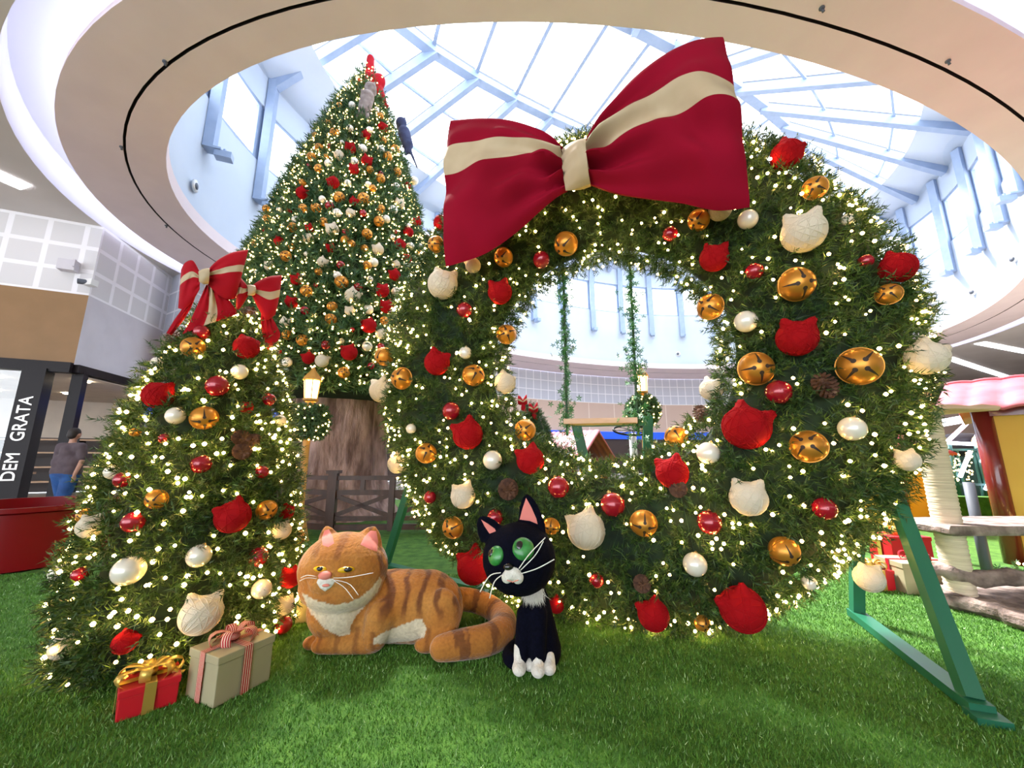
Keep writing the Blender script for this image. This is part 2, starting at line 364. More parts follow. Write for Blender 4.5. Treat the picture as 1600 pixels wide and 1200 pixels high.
def shows(p):
    d = p - Vector((0, 0, CAM_H)); up = -d.y * SP + d.z * CP; dep = d.y * CP + d.z * SP
    if dep < .5: return None
    u, v = 800 + FPX * d.x / dep, 600 - FPX * up / dep
    if not (-10 < u < 1610 and -10 < v < 1210): return None
    c = d * ((ZC - CAM_H) / d.z); e = c - EC; lx = e.x * math.cos(ET) + e.y * math.sin(ET); ly = -e.x * math.sin(ET) + e.y * math.cos(ET)
    if (lx / EA) ** 2 + (ly / EB) ** 2 > 1: return None
    if u < 450: return 'left', u, v
    if 790 < u < 1125 and v > 420: return 'hole', u, v
    if u > 1230: return 'right', u, v
    return None
ZN = {'left': 'on the drum wall left of the tall tree', 'hole': 'on the far drum wall seen through the wreath hole', 'right': 'on the bright drum wall above right of the wreath'}
def rank_labels(lst, stem):
    for z in ZN:
        xs = sorted([x for x in lst if x[1] == z], key=lambda x: x[2])
        for i, x in enumerate(xs): x[0]['label'] = stem + ' ' + ZN[z] + ('' if len(xs) == 1 else ', leftmost' if i == 0 else ', rightmost' if i == len(xs) - 1 else ', ' + ORD[i] + ' from left')
ORD = ['first', 'second', 'third', 'fourth', 'fifth', 'sixth', 'seventh', 'eighth', 'ninth', 'tenth', 'eleventh', 'twelfth', 'thirteenth']
fl_, nz_ = [], []
# drum wall, windows, posts
ZS, ZH, ZE = 11.5, 13.7, 14.9
EA2, EB2 = EA + .25, EB + .25
NW = 44
# equal arc steps
tt = np.linspace(0, 2 * PI, 2001); xy = np.array([[EA2 * math.cos(t), EB2 * math.sin(t)] for t in tt]); cum = np.concatenate([[0], np.cumsum(np.linalg.norm(np.diff(xy, axis=0), axis=1))])
TW = [float(np.interp(cum[-1] * (i + .35) / 36, cum, tt)) for i in range(36)]
mb = MB(); ring(mb, lambda t: ell(t, EA2, EB2, ZC + .02), lambda t: ell(t, EA2, EB2, ZS)); ring(mb, lambda t: ell(t, EA2, EB2, ZH), lambda t: ell(t, EA2, EB2, ZE)); ring(mb, o_open(ZC + .02), lambda t: ell(t, EA2, EB2, ZC + .02))
ring(mb, lambda t: ell(t, EA2, EB2, ZS), lambda t: ell(t, EA2 + .4, EB2 + .4, ZS)); ring(mb, lambda t: ell(t, EA2, EB2, ZH), lambda t: ell(t, EA2 + .4, EB2 + .4, ZH))
tag(mb.build('wall_upper', M['drum']), kind='structure')
for i, t in enumerate(TW):
    t2 = TW[(i + 1) % 36] + (2 * PI if i == 35 else 0)
    a, b = ell(t, EA2 + .15, EB2 + .15), ell(t2, EA2 + .15, EB2 + .15); k = .16
    a2, b2 = a.lerp(b, k * .6), b.lerp(a, k * .6); fr = MB()
    for z in (ZS + .05, ZH - .05): fr.beam((a2.x, a2.y, z), (b2.x, b2.y, z), .1, .12)
    for q in (a2, b2): fr.beam((q.x, q.y, ZS), (q.x, q.y, ZH), .12, .12, up=(b - a))
    # solid piers between panes
    for q, r in ((a, a2), (b2, b)): fr.beam((q.x, q.y, (ZS + ZH) / 2), (r.x, r.y, (ZS + ZH) / 2), .1, ZH - ZS)
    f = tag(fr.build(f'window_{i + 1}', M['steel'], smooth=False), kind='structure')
    g = MB(); g.add([(a2.x, a2.y, ZS), (b2.x, b2.y, ZS), (b2.x, b2.y, ZH), (a2.x, a2.y, ZH)], [(0, 1, 2, 3)]); g.build('pane', M['glass'], f, smooth=False)
for i, t in enumerate(TW):
    p = ell(t, EA2 - .12, EB2 - .12); mb = MB(); n = (EC - p); n.z = 0; n.normalize()
    mb.beam((p.x, p.y, 10.0), (p.x, p.y, ZE), .32, .26, up=n)
    pt_ = mb.build('trim_%d' % (i + 2), M['steel'], smooth=False); pt_['kind'] = 'structure'
    q = p + n * .22; vis = shows(q + Vector((0, 0, 9.9)))
    if not vis: continue
    mb = MB(); mb.beam(q + Vector((0, 0, 10.0)) - n * .35, q + Vector((0, 0, 10.0)) + n * .1, .34, .06); s = q + n * .15
    mb.box((s.x, s.y, 9.88), (.42, .26, .2), rz=math.atan2(n.y, n.x)); mb.beam((s.x, s.y, 9.95), (s.x, s.y, 10.1), .06, .06, up=(1, 0, 0))
    o = mb.build('floodlight', M['steel'], smooth=False, origin=(q.x, q.y, 10))
    tag(o, None, 'floodlight', 'floodlights around the skylight drum'); fl_.append((o, vis[0], vis[1]))
for i in range(24):
    t = 2 * PI * (i + .5) / 24; p = ell(t, EA2 - .02, EB2 - .02, 8.6); n = Vector((math.cos(ET + t), math.sin(ET + t), 0)); n = (EC - p); n.z = 0; n.normalize(); vis = shows(p)
    if not vis: continue
    mb = MB(); c1 = p + n * .03; mb.tube([c1, c1 + n * .05], .17, 20, mi=0); mb.tube([c1 + n * .05, c1 + n * .07], .09, 16, mi=1)
    o = tag(mb.build('air_nozzle', [M['white'], M['gasket']], origin=p), None, 'air nozzle', 'air nozzles around the drum wall'); nz_.append((o, vis[0], vis[1]))

rank_labels(fl_, 'white floodlight'); rank_labels(nz_, 'round air nozzle')
# skylight roof: solid eave, rafters to an inner ring, glass panes
sky = empty('window_100', (EC.x, EC.y, ZE), kind='structure')
IA, IB, IZ = 12.9, 2.6, 18.4; IT = math.radians(24)
def inner(t, z=IZ, s=1): return ell(t, IA * s, IB * s, z, EC + Vector((-.2, .3, 0)), IT)
mb = MB(); ring(mb, lambda t: ell(t, EA2, EB2, ZE), lambda t: ell(t, EA2 - 2.0, EB2 - 1.5, ZE + .7)); mb.build('eave_panel', M['drum'], sky)
tt2 = np.linspace(0, 2 * PI, 2001); xy2 = np.array([[IA * math.cos(t), IB * math.sin(t)] for t in tt2]); cum2 = np.concatenate([[0], np.cumsum(np.linalg.norm(np.diff(xy2, axis=0), axis=1))])
NI = 26; TI = [float(np.interp(cum2[-1] * (i + .25) / NI, cum2, tt2)) for i in range(NI)]
def eave_pt(p, z=ZE):
    d = p - EC; lx = d.x * math.cos(ET) + d.y * math.sin(ET); ly = -d.x * math.sin(ET) + d.y * math.cos(ET)
    # fan outwards: blend of radial and perpendicular directions
    dx, dy = lx * .60, (ly + (1.2 if ly > 0 else -1.2)); L = math.hypot(dx, dy); dx /= L; dy /= L
    lo, hi = 0, 40
    for _ in range(40):
        m_ = (lo + hi) / 2
        if ((lx + dx * m_) / EA2) ** 2 + ((ly + dy * m_) / EB2) ** 2 < 1: lo = m_
        else: hi = m_
    X, Y = lx + dx * lo, ly + dy * lo
    return Vector((EC.x + X * math.cos(ET) - Y * math.sin(ET), EC.y + X * math.sin(ET) + Y * math.cos(ET), z))
nodes = [inner(t) for t in TI]; eaves = [eave_pt(p) for p in nodes]
for a, b in zip(nodes, eaves):
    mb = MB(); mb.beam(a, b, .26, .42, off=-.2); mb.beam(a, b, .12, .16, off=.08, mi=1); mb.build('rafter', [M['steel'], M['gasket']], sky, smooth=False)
for fr_, nm in ((.33, 'purlin'), (.66, 'purlin')):
    for i in range(NI):
        j = (i + 1) % NI; mb = MB(); mb.beam(nodes[i].lerp(eaves[i], fr_), nodes[j].lerp(eaves[j], fr_), .09, .12); mb.build(nm, M['steel'], sky, smooth=False)
mb = MB()
for i in range(NI): mb.beam(nodes[i], nodes[(i + 1) % NI], .40, .34, off=-.1)
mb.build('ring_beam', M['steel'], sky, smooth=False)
mb = MB()
for i in range(NI): a, b = nodes[i], nodes[(i + 1) % NI]; mb.beam(a, b, .06, .10, off=.36)
mb.build('gasket', M['gasket'], sky, smooth=False)
# inside the ring: low ridge
top = [inner(t, IZ + .8, .55) for t in TI]
mb = MB()
for i in range(NI): mb.beam(nodes[i], inner(-TI[i], IZ) if i % 1 == 0 else nodes[i], .16, .26, off=.1) if 0 < TI[i] < PI else None
mb.build('cross_beam', M['steel'], sky, smooth=False)
for i in range(NI):
    j = (i + 1) % NI; g = MB(); g.add([nodes[i], nodes[j], eaves[j], eaves[i]], [(0, 1, 2, 3)]); g.build('pane', M['glass'], sky, smooth=False)
g = MB(); g.add([inner(t, IZ + .15) for t in np.linspace(0, 2 * PI, 60, endpoint=False)], [tuple(range(60))]); g.build('pane', M['glass'], sky, smooth=False)

# sprinkler hooks in the soffit
for (u, v) in ((258, 96), (190, 229), (1284, 12), (1481, 95), (260, 352)):
    p = atz(u, v, ZC); mb = MB(); mb.tube([p, p - Vector((0, 0, .02))], .035, 12); mb.tube([p - Vector((0, 0, .02)), p - Vector((0, 0, .07)) + Vector((.015, 0, 0))], [.012, .02], 8)
    lab = {258: 'upper sprinkler head inside the dark slot line, left of the opening', 190: 'lower sprinkler head inside the dark slot line, beside the opening', 1284: 'sprinkler head at the top edge of the soffit above the big bow', 1481: 'sprinkler head on the right soffit under the dark slot line', 260: 'small sprinkler head on the soffit above the small tree bow'}[u]
    tag(mb.build('sprinkler_head', M['gasket'], origin=p), lab, 'sprinkler')

# ------------------------------------------------------------------ ground
GX0, GX1, GY0, GY1 = -7.2, 14, -4, 12.0
mb = MB(); mb.add([(-60, -14, -.02), (60, -14, -.02), (60, 60, -.02), (-60, 60, -.02)], [(0, 1, 2, 3)]); tag(mb.build('floor', M['tile'], smooth=False), kind='structure')
mb = MB(); mb.box(((GX0 + GX1) / 2, (GY0 + GY1) / 2, -.01), (GX1 - GX0, GY1 - GY0, .02)); tag(mb.build('floor', M['turf'], smooth=False), kind='structure')
g_ = np.random.default_rng(3); n = 260000
Y = .9 + 3.6 * g_.random(n) ** 1.25; X = (g_.random(n) * 2 - 1) * (1.35 * Y + .35)
k = (X > GX0 + .05); X, Y = X[k], Y[k]; n = len(X); P = np.stack([X, Y, np.zeros(n)], 1)
hgt = .010 + .014 * g_.random(n); ln = g_.normal(size=(n, 2)) * .007; a = g_.uniform(0, 2 * PI, n); wd_ = .0011 + .0006 * Y
sdv = np.stack([np.cos(a) * wd_, np.sin(a) * wd_, np.zeros(n)], 1); T = np.stack([P + sdv, P - sdv, P + np.concatenate([ln, hgt[:, None]], 1)], 1)
tag(tris('artificial_grass', T, M['blade']), 'short bright green artificial grass blades covering the ground', 'grass', kind='stuff')

# ------------------------------------------------------------------ walls
def wallface(mb, a, b, z0, z1, mi=0, th=0):
    a = Vector(a); b = Vector(b); L = (b - a).length
    mb.add([(a.x, a.y, z0), (b.x, b.y, z0), (b.x, b.y, z1), (a.x, a.y, z1)], [(0, 1, 2, 3)], mi, [[(0, 0), (L, 0), (L, z1 - z0), (0, z1 - z0)]])
K0 = Vector((-11.2, 9.6, 0)); K1 = K0 + Vector((-.915, -.40, 0)) * 14; K2 = Vector((-11.9, 12.6, 0))
mb = MB(); wallface(mb, K1, K0, 3.6, 5.45, 0); wallface(mb, K0, K2, 3.55, 5.45, 1); wallface(mb, K1, K0, 5.45, ZC, 2); wallface(mb, K0, K2, 5.45, ZC, 2)
tag(mb.build('wall_left', [M['tan'], M['greyp'], M['lat']], smooth=False), kind='structure')
mb = MB(); mb.beam(K1 + Vector((0, 0, 3.47)), K0 + Vector((0, 0, 3.47)), .25, .26); mb.beam(K0 + Vector((0, 0, 3.47)), K2 + Vector((0, 0, 3.47)), .25, .2)
tag(mb.build('trim_50', M['black'], smooth=False), kind='structure')
# far wall along the ellipse
mb = MB(); s0 = 0; N2 = 60; A = [ell(t, 19.3, 11.7, 0, KC, KT) for t in np.linspace(math.radians(160), math.radians(32), N2)]; A = [K2] + A
for a, b in zip(A[:-1], A[1:]):
    L = (b - a).length
    for z0, z1, mi in ((0, 2.6, 3), (3.15, 5.35, 0), (5.35, ZC, 1)):
        mb.add([(a.x, a.y, z0), (b.x, b.y, z0), (b.x, b.y, z1), (a.x, a.y, z1)], [(0, 1, 2, 3)], mi, [[(s0, 0), (s0 + L, 0), (s0 + L, z1 - z0), (s0, z1 - z0)]])
    s0 += L
tag(mb.build('wall_far', [M['seam'], M['lat2'], M['beige'], M['drk']], smooth=False), kind='structure')
mb = MB()
for a, b in zip(A[:-1], A[1:]): mb.beam(a + Vector((0, 0, 2.87)), b + Vector((0, 0, 2.87)), .3, .55)
tag(mb.build('sign_band', M['blue'], smooth=False), 'long bright blue shop sign band under the beige panels', 'sign')
# right-hand mall depth
mb = MB(); wallface(mb, (17, 34, 0), (58, 44, 0), 0, ZC, 0); tag(mb.build('wall_back', M['cream_w'], smooth=False), kind='structure')
mb = MB(); wallface(mb, (58, 44, 0), (58, -10, 0), 0, ZC, 0); tag(mb.build('wall_right', M['cream_w'], smooth=False), kind='structure')
mb = MB(); wallface(mb, (-24, 4, 0), (-36, -10, 0), 0, ZC, 0); tag(mb.build('wall_side', M['cream_w'], smooth=False), kind='structure')
for (a, b, lab) in (((25.8, 20.5), (32, 22.8), 'upper linear ceiling light above the playhouse roof'), ((26.6, 23.2), (46, 33.5), 'long linear ceiling light lower right, beyond the wreath'), ((-12.1, 5.6), (-11.35, 8.0), 'linear ceiling light at the left edge of the picture')):
    mb = MB(); mb.beam((*a, ZC - .02), (*b, ZC - .02), .42, .03); tag(mb.build('strip_light', M['lamp'], smooth=False, origin=(*a, ZC)), lab, 'ceiling light')

mb = MB(); wallface(mb, (2.5, -13.5, 0), (59, -13.5, 0), 0, ZC, 0); tag(mb.build('wall_fill_blocker', M['cream_w'], smooth=False), kind='structure')  # unseen wall added behind the camera to block fill light from back right
# left shop: posts, glass, interior
def facade(s, off=0): return K0 + Vector((-.915, -.40, 0)) * s + Vector((-.40, .915, 0)) * off
yaw1 = math.atan2(.40, .915)
p = facade(.60, 0); mb = MB(); mb.box((p.x, p.y, 1.7), (.42, .34, 3.4), rz=yaw1)
pil = tag(mb.build('sign_pillar', M['black'], smooth=False, origin=(p.x, p.y, 0)), 'tall black sign pillar with white upright lettering at the shop corner', 'pillar')
nrm1 = Vector((.40, -.915, 0)); q = p + nrm1 * .185
text('DEM', .33, M['letter'], pil, q + Vector((0, 0, 1.02)), (PI / 2, -PI / 2, yaw1)); text('GRATA', .33, M['letter'], pil, q + Vector((0, 0, 2.15)), (PI / 2, -PI / 2, yaw1))
for s_, off, wd, lab in ((-.05, .25, .22, 'black shop corner post behind the man in the grey shirt'), (-.3, 3.4, .2, 'thin black post inside the shop, right of the man')):
    p = facade(s_, off); mb = MB(); mb.box((p.x, p.y, 1.7), (wd, wd, 3.4), rz=yaw1); tag(mb.build('shop_post', M['black'], smooth=False, origin=(p.x, p.y, 0)), lab, 'post')
for a, b in ((.85, 4.5), (4.6, 9)):
    p, q = facade(a), facade(b); mb = MB(); mb.add([(p.x, p.y, .05), (q.x, q.y, .05), (q.x, q.y, 3.35), (p.x, p.y, 3.35)], [(0, 1, 2, 3)]); f = mb.build('window_%d' % (60 + int(a)), M['shopglass'], smooth=False); f['kind'] = 'structure'
mb = MB(); c1, c2, c3 = facade(12, 6.5), facade(-1.2, 7.0), Vector((-12.0, 12.7, 0))
wallface(mb, c1, c2, 0, 1.95, 1); wallface(mb, c1, c2, 1.95, 3.35, 0); wallface(mb, c2, c2 + (c3 - c2) * .45, 0, 3.35, 0)
tag(mb.build('wall_shop', [M['cream_w'], M['drk']], smooth=False), kind='structure')
mb = MB(); a, b, c, d = facade(12, .1), facade(0, .1), facade(-1.2, 7), facade(12, 6.5); mb.add([(p.x, p.y, 3.34) for p in (a, b, c, d)], [(0, 1, 2, 3)]); tag(mb.build('ceiling', M['cream_w'], smooth=False), kind='structure')
k = 0
for s_ in (.3, 2.0, 3.7):
    for off in (1.2, 4.2):
        p = facade(s_, off); mb = MB(); mb.tube([(p.x, p.y, 3.33), (p.x, p.y, 3.30)], .13, 16); tag(mb.build('downlight', M['hot'], origin=(p.x, p.y, 3.3)), 'round warm downlight in the left shop ceiling, %s row, %s' % ({1.2: 'front', 4.2: 'rear'}[off], {.3: 'rightmost', 2.0: 'middle one', 3.7: 'leftmost'}[s_]), 'ceiling light', 'downlights in the left shop')
for s_, off, lab in ((2.3, 2.2, 'low shop display table with folded goods left of the sign pillar'), (.6, 3.2, 'low shop display table behind the sign pillar and the man')):
    p = facade(s_, off); e = empty('display_table', (p.x, p.y, 0), lab, 'table'); mb = MB(); mb.box((p.x, p.y, .8), (1.5, .8, .06), rz=yaw1); mb.build('tabletop', M['plank'], e, smooth=False)
    for sx in (-.65, .65):
        for sy in (-.3, .3): q = p + Vector((sx * math.cos(yaw1) - sy * math.sin(yaw1), sx * math.sin(yaw1) + sy * math.cos(yaw1), 0)); mb = MB(); mb.box((q.x, q.y, .385), (.06, .06, .77), rz=yaw1); mb.build('leg', M['black'], e, smooth=False)
for s_, lab in ((1.3, 'tall lit shop shelf straight behind the sign pillar'), (3.6, 'tall lit shop shelf at the left picture edge'), (-1.6, 'dark shelf at the back of the shop, right of the man')):
    p = facade(s_, 6.0); e = empty('shop_shelf', (p.x, p.y, 0), lab, 'shelf')
    for z in (.4, .9, 1.4, 1.85): mb = MB(); mb.box((p.x, p.y, z), (1.9, .4, .05), rz=yaw1); mb.build('board', M['plank'], e, smooth=False)
    for sx in (-.95, .95): q = p + Vector((sx * math.cos(yaw1), sx * math.sin(yaw1), 0)); mb = MB(); mb.box((q.x, q.y, .95), (.05, .42, 1.9), rz=yaw1); mb.build('side_panel', M['black'], e, smooth=False)
# hanging slate sign
p = at(222, 610, 11.5); mb = MB(); mb.box(p, (1.3, .08, .34), rz=-.6); sg = tag(mb.build('hanging_sign', M['navy'], smooth=False, origin=p), 'slate blue hanging shop sign with white letters beside the small tree', 'sign')
mb = MB(); mb.box(p + Vector((0, .02, 0)), (1.38, .06, .42), rz=-.6); mb.build('sign_frame', M['white'], sg, smooth=False)
mb = MB()
for sx in (-.5, .5): q = p + Vector((sx * math.cos(-.6), sx * math.sin(-.6), .17)); mb.beam(q, q + Vector((0, 0, 3.55 - q.z)), .03, .03, up=(1, 0, 0))
mb.build('hanger', M['black'], sg, smooth=False)
text('DEN', .27, M['letter'], sg, p + Vector((-.22, -.10 + .16, 0)) + Vector((-.03, -.06, 0)), (PI / 2, 0, -.6))
# wall speaker box and camera on the lattice
p = K0 + Vector((-.915, -.4, 0)) * .45 + nrm1 * .12 + Vector((0, 0, 6.15)); mb = MB(); mb.box(p, (.34, .2, .28), rz=yaw1); mb.box(p + Vector((.2, -.05, .05)), (.04, .05, .2), rz=yaw1); tag(mb.build('wall_speaker', M['greyp'], smooth=False, origin=p), 'white speaker box on the lattice wall above the tan panel', 'speaker')
p = K0 + Vector((.12, -.12, 5.75)); mb = MB(); mb.box(p, (.22, .18, .16)); mb.tube([p, p + Vector((-.18, -.15, -.02))], .07, 12, mi=1)
tag(mb.build('security_camera', [M['white'], M['gasket']], smooth=False, origin=p), 'small security camera at the wall corner above the panels', 'camera')

# ------------------------------------------------------------------ red round planter
c = Vector((-6.10, 5.05, 0)); mb = MB(); mb.lathe([(.80, 0), (.86, .02), (.86, .62), (.90, .64), (.90, .69), (.84, .69), (.84, .5), (0, .5)], 64, c)
tag(mb.build('round_planter', M['redp'], origin=c, sharp=40), 'large glossy red round drum at the left edge on the grass', 'planter')

# ------------------------------------------------------------------ ornaments
def yarn(variant):
    mb = MB(); n, m_ = 40, 24; g = random.Random(variant)
    ears = [Vector((-.55, .05, .83)).normalized(), Vector((.55, .05, .83)).normalized()]
    def rad(d):
        r = 1.0 - .10 * max(0, d.z) ** 4
        for e in ears: r += .44 * math.exp(-(d.angle(e) / .23) ** 2)
        return r
    V = []; F = []
    for i in range(m_ + 1):
        th = PI * i / m_
        for k in range(n): ph = 2 * PI * k / n; d = Vector((math.sin(th) * math.cos(ph), math.sin(th) * math.sin(ph), math.cos(th))); V.append(d * rad(d))
    for i in range(m_):
        for k in range(n): F.append((i * n + k, (i + 1) * n + k, (i + 1) * n + (k + 1) % n, i * n + (k + 1) % n))
    mb.add(V, F)
    for q in range(20):
        ax = Vector((g.uniform(-1, 1), g.uniform(-1, 1), g.uniform(-1, 1))).normalized(); a = ax.orthogonal().normalized(); b = ax.cross(a); off = g.uniform(-.35, .35); pts = []
        for k in range(37): t = 2 * PI * k / 36; d = (a * math.cos(t) + b * math.sin(t) + ax * off).normalized(); pts.append(d * (rad(d) + .008))
        mb.tube(pts, .026, 5, caps=False)
    return mb
def make_protos():
    P = {}
    for k, mt in (('R', 'yarn_r'), ('W', 'yarn_w')):
        P[k] = []
        for v in range(3):
            o = yarn(v + (5 if k == 'R' else 0)).build('yarn_cat_ball', M[mt]); P[k].append(o)
    for k, mt in (('r', 'ball_r'), ('p', 'ball_p')):
        mb = MB(); mb.sphere((0, 0, 0), 1, 28, 18)
        if k == 'r':
            g = random.Random(3)
            for q in range(60): d = Vector((g.gauss(0, 1), g.gauss(0, 1), g.gauss(0, 1))).normalized(); mb.sphere(d * .985, .045, 6, 4)
        o = mb.build('bauble', M[mt]); o['_local'] = 1
        mb = MB(); mb.lathe([(.16, .94), (.17, 1.10), (.10, 1.14), (0, 1.14)], 14); mb.tube([(.07 * math.cos(t), 0, 1.17 + .07 * math.sin(t)) for t in np.linspace(0, 2 * PI, 10)], .018, 5, caps=False); mb.build('cap', M['cap'], o); P[k] = [o]
    mb = MB(); mb.sphere((0, 0, 0), 1, 32, 20); mb.lathe([(1.0, .06), (1.045, .05), (1.045, -.05), (1.0, -.06)], 32)
    o = mb.build('jingle_bell', M['gold'], sharp=40); o['_local'] = 1
    mb = MB()
    def sp(al, ph, r=1.008): return Vector((r * math.sin(al) * math.cos(ph), r * math.sin(al) * math.sin(ph), -r * math.cos(al)))
    for q in range(4):
        ph = q * PI / 2 + .3; V = []
        for k in range(9): al = .36 + .86 * k / 8; h = .075 * (1 - k / 8) + .012; V += [sp(al, ph - h / math.sin(al)), sp(al, ph + h / math.sin(al))]
        mb.add(V, [(2 * k, 2 * k + 1, 2 * k + 3, 2 * k + 2) for k in range(8)])
        cc = sp(.36, ph); tx = (sp(.40, ph) - cc).normalized(); ty = cc.normalized().cross(tx)
        mb.add([cc * 1.004] + [(cc + (tx * math.cos(a) + ty * math.sin(a)) * .13).normalized() * 1.01 for a in np.linspace(0, 2 * PI, 12, endpoint=False)], [(0, 1 + k, 1 + (k + 1) % 12) for k in range(12)])
    mb.build('slot', M['bellslot'], o)
    mb = MB(); mb.tube([(.16 * math.cos(t), 0, 1.1 + .16 * math.sin(t)) for t in np.linspace(0, 2 * PI, 14)], .04, 6, caps=False); mb.build('loop', M['cap'], o); P['G'] = [o]
    mb = MB(); mb.sphere((0, 0, 0), (.5, .5, .9), 10, 8); i = 0
    for q in range(110):
        z = 1 - 2 * (q + .5) / 110; ph = q * 2.39996; r = math.sqrt(max(0, 1 - z * z)); b = Vector((.55 * r * math.cos(ph), .55 * r * math.sin(ph), .95 * z)); d = Vector((math.cos(ph) * r, math.sin(ph) * r, z * .5 + .25)).normalized(); s = d.cross(Vector((0, 0, 1))).normalized() * .13; u = s.cross(d).normalized() * .06
        t = b + d * .38; mb.add([b - s * .6, b + s * .6, t + s, t - s, t + d * .06, t + u], [(0, 1, 2, 3), (3, 2, 4), (2, 3, 5), (0, 3, 5), (1, 5, 2)])
    o = mb.build('pine_cone', M['cone'], smooth=False); P['c'] = [o]
    return P
PR = make_protos(); used = set()
def put(kind, p, r, nvec, tilt=0, roll=None):
    lst = PR[kind]; o = lst[R_.randrange(len(lst))]
    if o.name in used: o = copy_tree(o)
    else: used.add(o.name)
    o.location = p; o.scale = (r, r, r)
    n = Vector(nvec).normalized()
    if kind == 'G':                                   # slots look outwards
        d = (n + Vector((R_.uniform(-.5, .5), R_.uniform(-.3, .3), R_.uniform(-.5, .5)))).normalized(); q = d.to_track_quat('-Z', 'Y') @ Matrix.Rotation(R_.uniform(0, 6), 3, 'Z').to_quaternion()
    elif kind in 'RW':                                # ears up, a little tilted; ear plane faces outwards
        q = n.to_track_quat('-Y', 'Z') @ Matrix.Rotation(R_.uniform(-.6, .6), 3, 'Y').to_quaternion() @ Matrix.Rotation(R_.uniform(-.3, .5), 3, 'X').to_quaternion()
    elif kind == 'c': q = (n + Vector((R_.uniform(-.6, .6), R_.uniform(-.6, .6), R_.uniform(-.6, .6)))).to_track_quat('-Z', 'Y')
    else: q = (Vector((0, 0, 1)) + Vector((R_.uniform(-.4, .4), R_.uniform(-.4, .4), 0)) - n * .4).to_track_quat('Z', 'Y')
    o.rotation_mode = 'QUATERNION'; o.rotation_quaternion = q
    if kind in 'rp' : o.rotation_mode = 'QUATERNION'
    return o
KN = {'R': 'red yarn cat-eared ball', 'W': 'cream yarn cat-eared ball', 'G': 'gold jingle bell', 'r': 'shiny red bauble', 'p': 'pearl white bauble', 'c': 'brown pine cone'}
KC_ = {'R': 'ornament', 'W': 'ornament', 'G': 'bell', 'r': 'bauble', 'p': 'bauble', 'c': 'pine cone'}
def px_radius(u, v, d, dist):
    a, b = ray(u - d / 2, v), ray(u + d / 2, v); c, e = ray(u, v - d / 2), ray(u, v + d / 2)
    return dist * (a.angle(b) + c.angle(e)) / 4
HOURS = ['three', 'four', 'five', 'six', 'seven', 'eight', 'nine', 'ten', 'eleven', 'twelve', 'one', 'two']
def side(du, dv): return ('right of' if du > 0 else 'left of') if abs(du) > abs(dv) else ('below' if dv > 0 else 'above')
def uniq(objs, L):
    """objs: (ob,u,v,d,kind,base label); neighbours are named until each label is its own"""
    labs = [x[5] for x in objs]
    for rnd in range(3):
        for i, x in enumerate(objs):
            if labs.count(labs[i]) > 1 and rnd < 2:
                near = sorted((math.hypot(y[1] - x[1], y[2] - x[2]), j) for j, y in enumerate(objs) if j != i and objs[j][4] != x[4])[rnd][1]; y = objs[near]
                labs[i] = x[5] + ', ' + side(x[1] - y[1], x[2] - y[2]).replace('right of', 'right of').replace('left of', 'left of') + ' ' + {'R': 'red yarn ball', 'W': 'cream yarn ball', 'G': 'gold bell', 'r': 'red bauble', 'p': 'pearl bauble', 'c': 'pine cone'}[y[4]]
    seen = {}
    for i, l in enumerate(labs): seen.setdefault(l, []).append(i)
    for l, ii in seen.items():
        if len(ii) > 1:
            ii.sort(key=lambda i: objs[i][2])
            for k, i in enumerate(ii): labs[i] = ('upper ' if k == 0 else 'lower ' if k == len(ii) - 1 else 'middle ') + l
    for x, l in zip(objs, labs): x[0]['label'] = l

# ------------------------------------------------------------------ the wreath
WC = Vector((.82, 3.40, 2.14)); WR, WA, WB, WY = 1.60, .66, .45, -.33
we = Vector((math.cos(WY), math.sin(WY), 0)); wn = Vector((math.sin(WY), -math.cos(WY), 0)); wz = Vector((0, 0, 1))
def w_pt(t, s, k=1.0):
    rho = WR + WA * k * math.cos(s); return WC + we * (rho * math.cos(t)) + wz * (rho * math.sin(t)) + wn * (WB * k * math.sin(s))
def w_nrm(t, s):
    r = we * math.cos(t) + wz * math.sin(t); return (r * (math.cos(s) / WA) + wn * (math.sin(s) / WB)).normalized()
def w_F(p, k=1.0):
    q = p - WC; x, z, n_ = q.dot(we), q.z, q.dot(wn); rho = math.hypot(x, z); return ((rho - WR) / (WA * k)) ** 2 + (n_ / (WB * k)) ** 2 - 1
def march(F, u, v, t0, t1, steps=400):
    d = ray(u, v).normalized(); o = Vector((0, 0, CAM_H)); best = (1e9, None)
    for i in range(steps):
        p = o + d * (t0 + (t1 - t0) * i / steps); f = F(p)
        if f <= 0: return p, True
        if f < best[0]: best = (f, p)
    return best[1], False
def grad(F, p, e=.01): return Vector([F(p + Vector(a)) - F(p - Vector(a)) for a in ((e, 0, 0), (0, e, 0), (0, 0, e))]).normalized()
